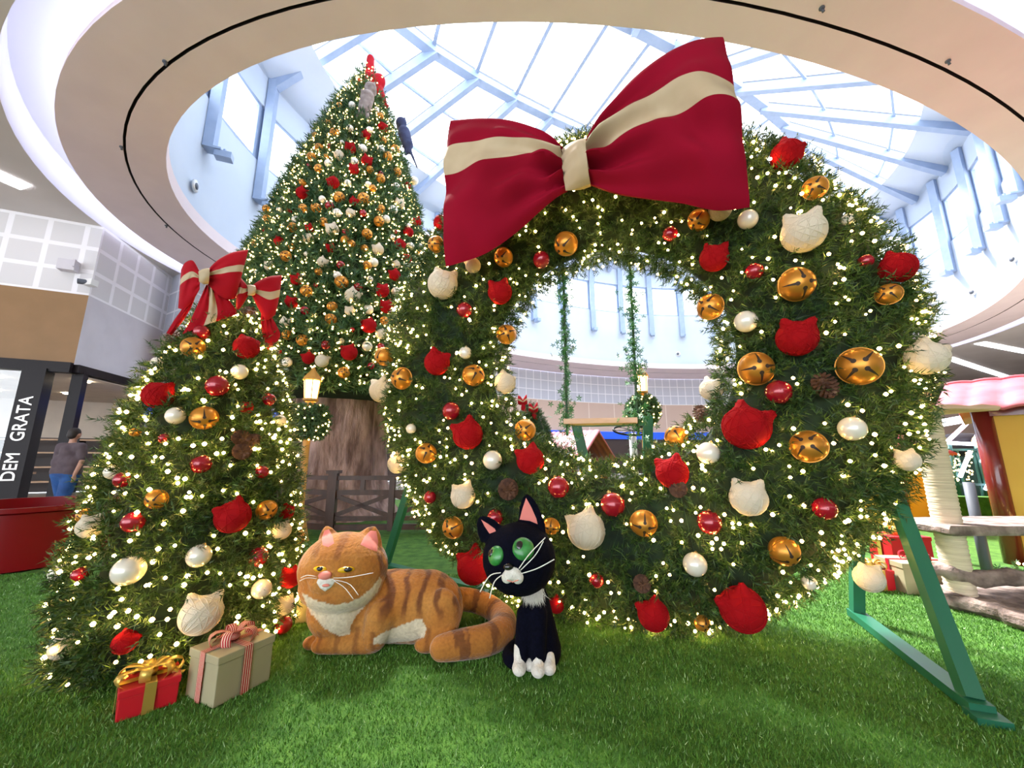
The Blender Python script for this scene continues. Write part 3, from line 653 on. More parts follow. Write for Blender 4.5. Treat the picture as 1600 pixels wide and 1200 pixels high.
WL = [(1225,248,54,'R'),(1270,298,38,'G'),(1092,345,34,'G'),(1168,345,32,'p'),(1125,330,38,'W'),(1048,365,24,'r'),(884,380,38,'G'),(845,405,27,'r'),(787,403,30,'G'),(740,416,26,'W'),(690,348,30,'R'),(684,384,26,'G'),(695,447,50,'W'),(780,457,40,'R'),(726,485,24,'r'),(788,522,30,'G'),(605,558,30,'G'),(632,592,34,'G'),(685,568,42,'R'),(727,552,20,'p'),(739,588,34,'G'),(785,600,36,'W'),(595,610,42,'W'),(706,643,28,'r'),(644,670,16,'p'),(732,680,50,'R'),(669,708,32,'G'),(770,720,30,'p'),(620,725,34,'W'),(828,722,46,'R'),(674,776,20,'r'),(726,774,42,'W'),(795,765,34,'c'),(775,808,26,'r'),(711,822,34,'G'),(745,880,58,'R'),(873,763,34,'r'),(818,675,32,'G'),(958,790,38,'r'),(917,828,64,'W'),(1006,818,42,'G'),(862,822,26,'G'),(1052,742,54,'R'),(1060,686,36,'G'),(1098,648,26,'c'),(1108,710,36,'p'),(1168,670,78,'R'),(1168,778,62,'W'),(1108,816,38,'r'),(1116,610,38,'W'),(1217,614,40,'r'),(1184,578,54,'G'),(1287,603,40,'c'),(1337,574,64,'G'),(1245,530,66,'R'),(1252,368,72,'W'),(1243,447,56,'G'),(1115,478,42,'G'),(1168,503,36,'p'),(1118,403,48,'R'),(1179,425,28,'r'),(1395,422,58,'R'),(1350,410,24,'r'),(1384,462,38,'G'),(1438,560,66,'W'),(1328,670,42,'p'),(1261,698,54,'G'),(1412,718,40,'W'),(1285,793,38,'r'),(1222,858,48,'G'),(1085,880,38,'p'),(1155,943,78,'R'),(1020,955,54,'R'),(1003,910,30,'c'),(932,905,24,'r'),(870,942,28,'R'),(1096,970,26,'G'),(1262,908,24,'p'),(1360,905,50,'W'),(1322,345,20,'p'),(1060,765,30,'c'),(1270,975,1,'c')]
orn_w = []; occ_w = []
for (u, v, d, k) in WL:
    if d < 5: continue
    p, hit = march(w_F, u, v, 2.0, 6.0); n = grad(w_F, p); dist = (p - Vector((0, 0, CAM_H))).length; r = px_radius(u, v, d, dist) * (.92 if k in 'RW' else 1)
    c = p + n * (r * .30 if hit else -r * .1)
    ob = put(k, c, r, (n + (Vector((0, 0, CAM_H)) - p).normalized()).normalized()); occ_w.append((c, r))
    q = p - WC; th = math.degrees(math.atan2(600 - 25 - v, u - 955)); hr = HOURS[int(((-th + 15) % 360) // 30)]
    rr = math.hypot((u - 955) / 330, (v - 575) / 400); q = math.hypot((p - WC).dot(we), (p - WC).z)
    rg = 'inner edge' if q < WR - .28 else 'outer edge' if q > WR + .30 else 'middle'
    lab = '%s on wreath %s at %s o\'clock' % (KN[k], rg, hr)
    tag(ob, lab, KC_[k], 'ornaments on the giant wreath'); orn_w.append((ob, u, v, d, k, lab))
uniq(orn_w, 0)
wre = empty('christmas_wreath', (WC.x, WC.y, 0), 'giant pine wreath with a round hole standing behind the two cats', 'wreath')
mb = MB(); V = []; F = []; n1, n2 = 96, 20
for i in range(n1):
    for j in range(n2): V.append(w_pt(2 * PI * i / n1, 2 * PI * j / n2, .80))
for i in range(n1):
    for j in range(n2): F.append((i * n2 + j, ((i + 1) % n1) * n2 + j, ((i + 1) % n1) * n2 + (j + 1) % n2, i * n2 + (j + 1) % n2))
V = [Vector((p.x, p.y, max(p.z, .02))) for p in V]
mb.add(V, F); mb.build('core', M['core'], wre)
def torus_scatter(n, front=.84, seed=5):
    g = np.random.default_rng(seed); P = []; N = []
    while len(P) < n:
        t = g.uniform(0, 2 * PI); s = g.uniform(-.25, PI + .25) if g.random() < front else g.uniform(PI, 2 * PI)
        if g.random() > (WR + WA * math.cos(s)) / (WR + WA): continue
        lump = .93 + .10 * noise.noise(Vector((3.2 * math.cos(t), 3.2 * math.sin(t), 1.4 * s)) * 1.6)
        p = w_pt(t, s, lump)
        if p.z < .03: p.z = .03 + .1 * g.random()
        P.append(p); N.append(w_nrm(t, s))
    return P, N
def clear(P, N, occ, f=1.0):
    oc = np.array([c[:] for c, r in occ]); rr = np.array([r for c, r in occ]); P = np.array([p[:] for p in P]); N = np.array([q[:] for q in N])
    tip = P + N * .06; D = np.linalg.norm(tip[:, None] - oc[None], axis=2) / rr[None]; k = D.min(1) > f
    return P[k], N[k]
P, N = torus_scatter(9500); P, N = clear(P, N, occ_w, 1.12)
T = sprigs(P, N, .17, 24, .062, .0085, jit=.60, up=.05, seed=2); tris('foliage', T, M['needle'], wre)
P, N = torus_scatter(1550, .97, 9); P, N = clear(P, N, occ_w, 1.25); P = P + N * (.035 + .05 * rng.random((len(P), 1)))
P[:, 2] = np.maximum(P[:, 2], .04)
wires = [[w_pt(2 * PI * i / 60 + ph, .6 + 1.6 * math.sin(i * .9 + ph) ** 2, .98) for i in range(61)] for ph in (0, 2, 4)]
light_string(P, .0112, M['bulb'], 'warm white fairy lights wound all over the giant wreath', (WC.x, WC.y, 0), wires)
# steel stand
st = empty('steel_stand', (WC.x, WC.y, 0), 'green painted steel frame holding up the giant wreath', 'stand')
FR, RR = Vector((2.32, 2.21, 0)), Vector((2.71, 3.31, 0)); RL = Vector((-1.44, 4.71, 0)); FL = atz(742, 925, 0)
TR, TL = at(1335, 610, 3.12), at(706, 545, 4.25)
for f_, r_, top_ in ((FR, RR, TR), (FL, RL, TL)):
    mb = MB(); mb.beam(f_ + Vector((0, 0, .05)), top_, .075, .075, up=wn); mb.build('leg', M['green_m'], st, smooth=False)
    mb = MB(); mb.beam(r_ + Vector((0, 0, .05)), top_, .075, .075, up=wn); mb.build('leg', M['green_m'], st, smooth=False)
    mb = MB(); mb.beam(f_ + Vector((0, 0, .035)) + (f_ - r_).normalized() * .07, r_ + Vector((0, 0, .035)) - (f_ - r_).normalized() * .05, .10, .05); mb.build('base_bar', M['green_m'], st, smooth=False)
    mb = MB(); mb.box(f_ + Vector((0, 0, .015)) + (f_ - r_).normalized() * .09, (.13, .10, .03), rz=WY); mb.build('foot_plate', M['green_m'], st, smooth=False)
mb = MB(); mb.beam(TR, TR - we * .35, .07, .07); mb.beam(TL, TL + we * .35, .07, .07); mb.build('crossbar', M['green_m'], st, smooth=False)

# ------------------------------------------------------------------ bows
def onplane(u, v, o, n):
    d = ray(u, v); c = Vector((0, 0, CAM_H)); return c + d * ((o - c).dot(n) / d.dot(n))
def catm(pts, t):
    n = len(pts) - 1; x = min(max(t, 0), 1) * n; i = min(int(x), n - 1); f = x - i
    p0, p1, p2, p3 = pts[max(i - 1, 0)], pts[i], pts[i + 1], pts[min(i + 2, n)]
    return .5 * ((2 * p1) + (p2 - p0) * f + (2 * p0 - 5 * p1 + 4 * p2 - p3) * f * f + (3 * p1 - p0 - 3 * p2 + p3) * f ** 3)
def lobe(name, topx, botx, O, n, puff, stripe, parent, mats, ns=40, nt=42, wr=.02, thick_end=.5, seed=0, push=0):
    """cushion of cloth between an upper and a lower edge, gathered at s=0"""
    T_ = [onplane(u, v, O, n) for u, v in topx]; B_ = [onplane(u, v, O, n) for u, v in botx]; mb = MB()
    def P(s, t, sg):
        if stripe:
            A_, B2 = stripe(s); k = t * 3; t = A_ * k if k < 1 else A_ + (B2 - A_) * (k - 1) if k < 2 else B2 + (1 - B2) * (k - 2)
        a, b = catm(T_, s), catm(B_, s); p = a.lerp(b, t); e = math.sin(PI * t) ** .55 if 0 < t < 1 else 0
        th = puff * (.25 + .75 * math.sin(min(s * 1.25, 1) * PI / 2)) * (1 - (1 - thick_end) * max(0, (s - .75) / .25) ** 2)
        f = wr * math.exp(-s * 2.6) * math.sin(t * 26 + seed + 3 * s) + wr * .9 * math.sin(PI * t) * noise.noise(Vector((s * 3 + seed, t * 4.5 - s * 3, seed)))
        return p + n * (sg * th * e + f * e + push * s)
    for sg in (1, -1):
        V = [P(i / ns, j / nt, sg) for i in range(ns + 1) for j in range(nt + 1)]; F = []; mi = []
        for i in range(ns):
            for j in range(nt):
                q = (i * (nt + 1) + j, (i + 1) * (nt + 1) + j, (i + 1) * (nt + 1) + j + 1, i * (nt + 1) + j + 1); F.append(q if sg > 0 else q[::-1])
                mi.append(1 if stripe and 1 / 3 < (j + .5) / nt < 2 / 3 else 0)
        k = len(mb.v); mb.v += [tuple(p) for p in V]; mb.f += [tuple(x + k for x in q) for q in F]; mb.mi += mi; mb.uv += [None] * len(F)
    # close the end
    V = []; F = []
    for j in range(nt + 1): V += [P(1, j / nt, 1), P(1, j / nt, -1)]
    mb.add(V, [(2 * j, 2 * j + 1, 2 * j + 3, 2 * j + 2) for j in range(nt)]); 
    if stripe:
        for j in range(nt):
            if 1 / 3 < (j + .5) / nt < 2 / 3: mb.mi[len(mb.mi) - nt + j] = 1
    return mb.build(name, mats, parent, sharp=50)
BO = WC + wn * .72; bp_ = onplane(900, 258, BO, wn)
bow = empty('giant_bow', bp_, 'giant crimson cloth bow with a cream stripe on top of the wreath', 'bow')
lobe('loop', [(880,232),(852,208),(800,190),(755,186),(705,188)], [(884,297),(850,325),(805,365),(755,398),(697,417)], BO, wn, .17, lambda s: (.25, .44), bow, [M['red_f'], M['cream_s']], ns=80, nt=60, wr=.11, seed=1)
lobe('loop', [(917,226),(940,180),(985,128),(1035,90),(1082,68),(1128,58)], [(921,286),(962,301),(1018,311),(1068,318),(1120,329),(1171,324)], BO, wn, .20, lambda s: (.30 + .07 * s * s, .54 - .02 * s), bow, [M['red_f'], M['cream_s']], ns=80, nt=60, wr=.12, seed=4)
lobe('knot', [(876,236),(888,228),(903,224),(918,222)], [(884,298),(897,296),(910,292),(922,287)], BO + wn * .02, wn, .16, None, bow, [M['cream_s']], ns=20, nt=30, wr=.01, thick_end=1)

# ------------------------------------------------------------------ trees
def tree_F(ax, prof):
    zs = [a for a, b in prof]; rs = [b for a, b in prof]
    def F(p):
        r = math.hypot(p.x - ax[0], p.y - ax[1])
        if p.z > zs[-1] or p.z < zs[0]: return 1 + r
        return r - float(np.interp(p.z, zs, rs))
    return F
def cone_scatter(ax, prof, n, seed, lump=.06, front=.8):
    g = np.random.default_rng(seed); zs = np.array([a for a, b in prof]); rs = np.array([b for a, b in prof]); P = []; N = []; rm = rs.max(); fa = math.atan2(-ax[1], -ax[0])
    while len(P) < n:
        z = g.uniform(zs[0], zs[-1]); r = float(np.interp(z, zs, rs))
        if g.random() > (r + .05) / (rm + .05): continue
        th = fa + (g.uniform(-1.75, 1.75) if g.random() < front else g.uniform(1.7, 2 * PI - 1.7))
        k = r * (1 + lump * noise.noise(Vector((math.cos(th) * 2.3, math.sin(th) * 2.3, z * 2.2 / max(rm, .5))) * 1.8)) - .02 * rm
        P.append(Vector((ax[0] + k * math.cos(th), ax[1] + k * math.sin(th), z))); N.append(Vector((math.cos(th), math.sin(th), .28)).normalized())
    return P, N
def core(ax, prof, k, name, parent, mt, n=36):
    mb = MB(); mb.lathe([(0, prof[0][0] + .02)] + [(max(r * k, .01), z) for z, r in prof], n, (ax[0], ax[1], 0)); return mb.build(name, mt, parent)

# small tree
SA = (-2.24, 2.93); SPF = [(.03, .60), (.35, .63), (.62, .61), (.8, .59), (1.07, .56), (1.23, .53), (1.52, .47), (1.75, .41), (1.95, .34), (2.15, .26), (2.32, .14), (2.42, .05)]
F_ = tree_F(SA, SPF); occ_s = []; orn_s = []
SL = [(317,522,26,'r'),(305,546,34,'G'),(382,546,42,'R'),(373,583,26,'p'),(340,605,36,'r'),(254,620,50,'R'),(277,651,30,'p'),(320,655,40,'G'),(384,638,22,'R'),(375,685,28,'c'),(394,690,26,'c'),(376,706,30,'c'),(315,726,32,'r'),(248,780,34,'G'),(361,807,58,'R'),(213,815,36,'r'),(150,822,44,'W'),(133,806,26,'G'),(311,868,38,'p'),(400,870,32,'r'),(207,890,50,'p'),(97,895,38,'p'),(130,897,26,'r'),(314,957,70,'W'),(448,903,36,'R'),(405,920,32,'p'),(437,982,30,'r'),(440,945,34,'W'),(413,797,32,'G'),(436,829,32,'W'),(444,800,26,'R'),(461,840,24,'G'),(407,738,22,'r'),(181,738,26,'p'),(196,750,28,'r'),(247,567,22,'p'),(417,625,22,'r'),(434,658,20,'p'),(200,1000,42,'R'),(104,1010,40,'W'),(386,492,28,'c'),(276,530,28,'c'),(214,676,16,'G'),(258,686,18,'r'),(262,745,1,'c')]
for (u, v, d, k) in SL:
    if d < 5: continue
    p, hit = march(F_, u, v, 1.8, 5.5); n = grad(F_, p); dist = (p - Vector((0, 0, CAM_H))).length; r = px_radius(u, v, d, dist) * (.92 if k in 'RW' else 1)
    c = p + n * (r * .35 if hit else 0); c.z = max(c.z, r + .02); ob = put(k, c, r, (n + (Vector((0, 0, CAM_H)) - p).normalized()).normalized()); occ_s.append((c, r))
    tier = ['at small tree top', 'on small tree upper part', 'on small tree middle', 'on small tree lower part', 'at small tree foot'][0 if v < 575 else 1 if v < 680 else 2 if v < 790 else 3 if v < 900 else 4]
    ax_u = 335 - (v - 500) * .15; tier += ', left side' if u < ax_u - 45 else ', right side' if u > ax_u + 45 else ', front'
    lab = KN[k] + ' ' + tier; tag(ob, lab, KC_[k], 'ornaments on the small tree'); orn_s.append((ob, u, v, d, k, lab))
uniq(orn_s, 0)
sm = empty('christmas_tree', (SA[0], SA[1], 0), 'small fat decorated pine tree with red bows at the left front', 'christmas tree')
core(SA, SPF, .78, 'core', sm, M['core'])
P, N = cone_scatter(SA, SPF, 3600, 4, .12); P, N = clear(P, N, occ_s, 1.15); sf = tris('foliage', sprigs(P, N, .15, 24, .055, .0075, .62, .0, 3), M['needle'], sm)
# a few long stray tips on the left side
for i_, (u, v) in enumerate(((168,655),(165,700),(150,745),(70,1040),(90,990),(95,1065),(120,850),(460,770),(232,580),(240,548))):
    P = np.array([at(u, v, SA[1])[:]]); N = nrm(P - np.array([SA[0], SA[1], 1.0])); N[:, 2] = .25
    tris('stray_branch', sprigs(P - N * .08, N, .26, 60, .06, .006, .15, .1, 8 + i_), M['needle'], sm)
P, N = cone_scatter(SA, SPF, 500, 6, .12, .9); P, N = clear(P, N, occ_s, 1.3); P = P + N * .05; P[:, 2] = np.maximum(P[:, 2], .04)
def spiral(ax, prof, turns, n, k=1.0):
    zs = [a for a, b in prof]; rs = [b for a, b in prof]; o = []
    for i in range(n): z = zs[0] + .05 + (zs[-1] - zs[0] - .1) * i / n; r = float(np.interp(z, zs, rs)) * k; t = 2 * PI * turns * i / n; o.append(Vector((ax[0] + r * math.cos(t), ax[1] + r * math.sin(t), z)))
    return o
light_string(P, .0112, M['bulb'], 'warm white fairy lights wound around the small left tree', (SA[0], SA[1], 0), [spiral(SA, SPF, 7, 220)])
# bows on the small tree
toC = Vector((-SA[0], -SA[1], 0)).normalized(); n1_ = (toC + Vector((.10, 0, 0))).normalized(); O1 = Vector((SA[0], SA[1], 2.3)) + toC * .26
b1 = empty('ribbon_bow', onplane(316, 435, O1, n1_), 'red velvet bow with cream stripe on the small tree, front one', 'bow', 'velvet bows on the small tree')
rv = [M['red_v'], M['cream_s']]
lobe('loop', [(312,424),(302,404),(290,404),(284,412)], [(312,452),(300,470),(288,478),(279,474)], O1 - toC * .02, n1_, .055, lambda s: (.30, .45), b1, rv, ns=24, nt=24, wr=.012, seed=2, push=-.12)
lobe('loop', [(326,420),(342,405),(364,394),(388,390)], [(326,446),(343,462),(357,468),(368,466),(383,434)][:4], O1, n1_, .07, lambda s: (.32 + .05 * s, .44 + .08 * s), b1, rv, ns=30, nt=30, wr=.012, seed=5)
lobe('tail', [(322,445),(312,468),(300,495),(285,522)], [(334,446),(352,462),(366,480),(372,490)], O1 - toC * .03, n1_, .02, lambda s: (.36, .58), b1, rv, ns=24, nt=24, wr=.02, seed=7, thick_end=1)
lobe('tail', [(300,455),(286,480),(272,500),(260,520)], [(306,462),(298,482),(284,504),(268,524)], O1 - toC * .10, n1_, .015, None, b1, rv, ns=16, nt=10, wr=.01, seed=3, thick_end=1)
lobe('knot', [(310,424),(318,420),(327,419)], [(311,440),(318,444),(326,444)], O1 + toC * .03, n1_, .05, None, b1, [M['cream_s']], ns=10, nt=16, wr=.003, thick_end=1)
n2_ = (Vector((.75, -.65, 0))).normalized(); O2 = Vector((SA[0], SA[1], 2.25)) + n2_ * .22
b2_ = empty('ribbon_bow', onplane(392, 455, O2, n2_), 'red velvet bow on the right side of the small tree top, half hidden', 'bow', 'velvet bows on the small tree')
lobe('loop', [(390,450),(402,440),(420,432),(440,430)], [(393,458),(403,480),(416,500),(430,492)], O2, n2_, .06, lambda s: (.40, .58), b2_, rv, ns=26, nt=27, wr=.01, seed=9)
lobe('tail', [(408,490),(408,510),(412,530),(418,548)], [(424,494),(434,512),(438,522),(436,530)], O2 - n2_ * .03, n2_, .02, None, b2_, rv, ns=18, nt=14, wr=.012, seed=6, thick_end=1)
lobe('loop', [(386,446),(378,436),(370,428)], [(388,462),(378,478),(370,486)], O2 - Vector((.06, .08, 0)), n2_, .05, lambda s: (.4, .58), b2_, rv, ns=14, nt=15, wr=.01, seed=4)
lobe('knot', [(386,446),(391,445),(397,446)], [(387,461),(392,462),(398,461)], O2 + n2_ * .03, n2_, .04, None, b2_, [M['cream_s']], ns=8, nt=12, wr=.003, thick_end=1)

# tall tree
BA = (-4.07, 9.0); BPF = [(2.45, 2.5), (2.75, 2.85), (3.3, 2.85), (4.5, 2.48), (5.8, 2.02), (6.5, 1.80), (7.5, 1.52), (8.5, 1.24), (9.5, .92), (10.3, .68), (11.0, .40), (11.6, .18), (11.9, .05)]
F_ = tree_F(BA, BPF); occ_b = []; orn_b = []
C2 = [(530,675,35,'G'),(605,675,40,'p'),(790,670,40,'R'),(745,700,35,'p'),(770,735,35,'G'),(590,820,40,'p'),(705,830,40,'p'),(780,815,55,'R'),(460,780,35,'G'),(385,860,35,'G'),(500,850,50,'G'),(682,865,50,'R'),(785,890,40,'G'),(540,905,30,'p'),(405,940,45,'G'),(470,930,35,'r'),(592,950,60,'R'),(665,950,50,'p'),(770,950,45,'p'),(855,945,50,'G'),(360,1000,50,'G'),(445,995,35,'G'),(525,993,55,'W'),(460,1040,45,'p'),(618,1030,45,'p'),(687,1030,60,'R'),(808,993,55,'G'),(340,1055,35,'r'),(405,1075,50,'G'),(612,1080,55,'R'),(710,1075,40,'G'),(870,1085,45,'G'),(775,1095,30,'r'),(965,1135,45,'p'),(770,1130,50,'G'),(490,1165,65,'R'),(300,1165,50,'G'),(575,1160,40,'p'),(697,1165,35,'p'),(725,1190,40,'G'),(935,1165,35,'R'),(865,1175,40,'p')]
C6 = [(305,30,65,'R'),(525,55,60,'G'),(610,80,50,'R'),(670,65,65,'G'),(195,65,45,'p'),(420,60,40,'p'),(880,90,55,'W'),(845,125,50,'p'),(775,120,45,'G'),(305,120,50,'G'),(385,120,55,'G'),(465,105,50,'r'),(160,125,35,'p'),(95,125,45,'G'),(215,130,30,'R'),(510,150,50,'p'),(590,150,50,'W'),(665,145,40,'r'),(85,175,40,'G'),(260,190,45,'p'),(430,205,50,'G'),(760,200,55,'G'),(805,183,45,'p'),(985,195,50,'R'),(935,220,35,'p'),(190,220,35,'p'),(75,250,40,'R'),(240,240,55,'G'),(343,240,45,'R'),(482,260,70,'W'),(560,265,40,'r'),(690,280,55,'G'),(935,265,55,'R'),(865,255,25,'r'),(845,290,30,'p'),(1040,290,35,'r'),(160,325,55,'R'),(335,310,55,'W'),(560,320,50,'G'),(595,340,45,'G'),(885,345,60,'R'),(950,350,45,'p'),(1010,345,35,'p'),(15,340,40,'G'),(230,355,35,'G'),(675,365,40,'G'),(1050,345,45,'G'),(470,370,50,'R'),(755,378,60,'W'),(320,398,30,'p'),(1005,400,50,'G'),(200,420,60,'G'),(930,430,50,'R'),(420,455,55,'W'),(530,470,45,'r'),(730,455,50,'p'),(865,465,45,'W'),(95,480,50,'W'),(690,475,50,'G'),(20,515,35,'p'),(395,510,40,'G'),(300,525,30,'p'),(510,535,45,'p'),(708,555,35,'p'),(855,535,60,'R'),(262,567,60,'R'),(375,590,25,'r'),(535,585,70,'G'),(635,605,45,'r'),(780,635,70,'R'),(865,635,50,'p'),(325,638,65,'G'),(600,670,80,'W'),(230,710,65,'R'),(478,730,55,'G'),(805,735,70,'R'),(312,755,50,'r'),(697,748,55,'p'),(585,760,55,'W'),(470,810,60,'G'),(195,835,60,'W'),(795,815,45,'G'),(697,855,80,'R'),(342,878,35,'p'),(600,868,30,'r'),(205,900,55,'G'),(773,900,55,'W'),(835,890,45,'R'),(300,935,65,'G'),(535,935,30,'p'),(437,962,50,'r'),(690,970,55,'p'),(775,970,40,'r'),(580,1012,85,'R'),(335,1045,65,'R'),(205,1068,55,'p'),(150,1010,35,'R'),(417,1062,70,'W'),(715,1090,40,'r'),(550,1113,60,'G'),(345,1190,50,'W')]
BL = [(400 + a / 4, b / 4, d / 4, k) for a, b, d, k in C2] + [(400 + a / 4, 300 + b / 4, d / 4, k) for a, b, d, k in C6]
for (u, v, d, k) in BL:
    p, hit = march(F_, u, v, 5, 16, 700); n = grad(F_, p); dist = (p - Vector((0, 0, CAM_H))).length; r = px_radius(u, v, d, dist)
    c = p + n * (r * .9 if hit else .1); ob = put(k, c, r * 1.18, (n + (Vector((0, 0, CAM_H)) - p).normalized() * 1.5).normalized()); occ_b.append((c, r))
    tag(ob, None, KC_[k], 'ornaments on the tall tree'); orn_b.append([ob, u, v, d, k])
ORD = ['first', 'second', 'third', 'fourth', 'fifth', 'sixth', 'seventh', 'eighth', 'ninth', 'tenth', 'eleventh', 'twelfth', 'thirteenth']
TIERN = ['top tip', 'neck below the top cat', 'narrow upper part', 'upper part', 'upper middle', 'middle', 'belly', 'lower middle', 'lower part', 'wide lower part', 'bottom skirt', 'lowest fringe']
vals = sorted(x[2] for x in orn_b); cuts = [vals[int(len(vals) * i / 12)] for i in range(12)]
bucket = {}
for x in orn_b:
    t = max(i for i in range(12) if x[2] >= cuts[i]); bucket.setdefault((t, x[4]), []).append(x)
for (t, k), xs in bucket.items():
    xs.sort(key=lambda x: x[1])
    for i, x in enumerate(xs):
        pos = '' if len(xs) == 1 else (', leftmost of %d' % len(xs) if i == 0 else ', rightmost of %d' % len(xs) if i == len(xs) - 1 else ', %s from left' % ORD[i])
        x[0]['label'] = 'small %s on the tall tree\'s %s%s' % (KN[k].replace('cat-eared ', ''), TIERN[t], pos)
bt = empty('christmas_tree', (BA[0], BA[1], 0), 'very tall decorated pine tree on a thick trunk inside the brown fence', 'christmas tree')
core(BA, BPF, .86, 'core', bt, M['core'])
P, N = cone_scatter(BA, BPF, 7500, 14, .07); P, N = clear(P, N, occ_b, 1.2); tris('foliage', sprigs(P, N, .36, 20, .15, .030, .6, 0, 12), M['needle2'], bt)
mb = MB(); n = 40; V = []; F = []
for z, r in ((0, 1.45), (.25, 1.28), (.7, 1.15), (1.6, 1.08), (2.6, 1.10), (3.6, 1.1)):
    for k in range(n): t = 2 * PI * k / n; rr = r * (1 + .05 * math.sin(7 * t) + .04 * math.sin(13 * t + z) + .05 * noise.noise(Vector((math.cos(t) * 3, math.sin(t) * 3, z)))); V.append((BA[0] + rr * math.cos(t), BA[1] + rr * math.sin(t), z))
for i in range(5):
    for k in range(n): F.append((i * n + k, i * n + (k + 1) % n, (i + 1) * n + (k + 1) % n, (i + 1) * n + k))
mb.add(V, F); mb.build('trunk', M['bark'], bt)
P, N = cone_scatter(BA, BPF, 3600, 16, .07, .97); P, N = clear(P, N, occ_b, 1.3); P = P + N * .13
light_string(P, .015, M['bulbs'], 'dense warm fairy lights covering the tall tree', (BA[0], BA[1], 0), [spiral(BA, BPF, 16, 500)])
# red topper
tp = at(577, 125, BA[1]); e = empty('tree_topper', tp, 'red lit bow topper on the tip of the tall tree', 'tree topper')
o = blob('bow_loop', [('e', at(563, 132, 8.8), (.22, .14, .2)), ('e', at(591, 128, 8.8), (.2, .14, .26)), ('c', at(577, 122, 8.9), .14, at(579, 92, 8.9), .11), ('c', at(592, 140, 8.8), .12, at(599, 156, 8.8), .09), ('e', at(577, 122, 8.8), (.15, .15, .15))], .035, M['red_v'], e, 4)
P = np.array([at(R_.uniform(555, 600), R_.uniform(112, 148), 8.58)[:] for _ in range(14)] + [at(R_.uniform(572, 582), R_.uniform(88, 118), 8.7)[:] for _ in range(5)])
ob = tris('bulb', octs(P, .018), M['bulbs'], e)
# climbing plush cats
M['greyfur'] = noisy(mat('grey_brown_plush', rough=.95), (.20, .14, .12), (.34, .27, .24), 8)
M['duskfur'] = noisy(mat('dark_blue_plush', rough=.95), (.03, .035, .09), (.05, .06, .13), 8)
def climber(px, Y, mt, label):
    e = empty('plush_cat', at(*px['hip'], Y), label, 'plush cat'); g = lambda k, dy=0: at(*px[k], Y + dy)
    pr = [('c', g('hip'), .15, g('chest'), .17), ('e', g('head'), (.15, .14, .15)), ('c', g('chest'), .08, g('pawL', .1), .05), ('c', g('chest'), .08, g('pawR', .1), .05), ('c', g('hip'), .10, g('footL'), .055), ('c', g('hip'), .10, g('footR'), .055), ('c', g('hip'), .05, g('tail'), .03)]
    for dx in (-6, 6): q = g('head'); pr.append(('c', q + Vector((dx * .013, 0, .08)), .05, q + Vector((dx * .018, 0, .21)), .015))
    blob('body', pr, .03, mt, e, 4)
climber(dict(hip=(569,172), chest=(574,152), head=(579,138), pawL=(566,142), pawR=(586,146), footL=(557,187), footR=(576,190), tail=(573,180)), 8.15, M['greyfur'], 'grey brown plush cat climbing the tall tree just under its topper')
climber(dict(hip=(637,226), chest=(631,207), head=(627,192), pawL=(622,200), pawR=(628,204), footL=(634,240), footR=(641,238), tail=(652,262)), 9.0, M['duskfur'], 'dark blue plush cat clinging to the right edge of the tall tree')

# ------------------------------------------------------------------ fence around the trunk
fe = empty('timber_fence', (-3.0, 6.72, 0), 'dark brown timber fence with crossed panels around the thick trunk', 'fence')
FP = [Vector(p) for p in ((-5.6, 7.7, 0), (-3.02, 6.72, 0), (-1.05, 6.85, 0), (-1.1, 9.6, 0))]
for i, p in enumerate(FP):
    mb = MB(); mb.box((p.x, p.y, .49), (.14, .14, .98), rz=.1); mb.box((p.x, p.y, 1.0), (.2, .2, .05), rz=.1); mb.build('post', M['fence'], fe, smooth=False)
for a, b in zip(FP[:-1], FP[1:]):
    for z, h in ((.90, .07), (.66, .08), (.24, .07), (.10, .09)): mb = MB(); mb.beam(a + Vector((0, 0, z)), b + Vector((0, 0, z)), .06, h); mb.build('rail', M['fence'], fe, smooth=False)
    nb = 2 if (b - a).length < 2.6 else 2
    for k in range(nb):
        p, q = a.lerp(b, k / nb), a.lerp(b, (k + 1) / nb); mb = MB(); mb.beam(p + Vector((0, 0, .27)), q + Vector((0, 0, .63)), .04, .07); mb.beam(p + Vector((0, 0, .63)), q + Vector((0, 0, .27)), .04, .07); mb.build('cross_brace', M['fence'], fe, smooth=False)
        if k: mb = MB(); mb.box((p.x, p.y, .47), (.09, .09, .86)); mb.build('upright', M['fence'], fe, smooth=False)
    m_ = a.lerp(b, .25); mb = MB(); mb.box((m_.x, m_.y, .78), (.07, .06, .2)); m_ = a.lerp(b, .72); mb.box((m_.x, m_.y, .78), (.07, .06, .2)); mb.build('short_block', M['fence'], fe, smooth=False)

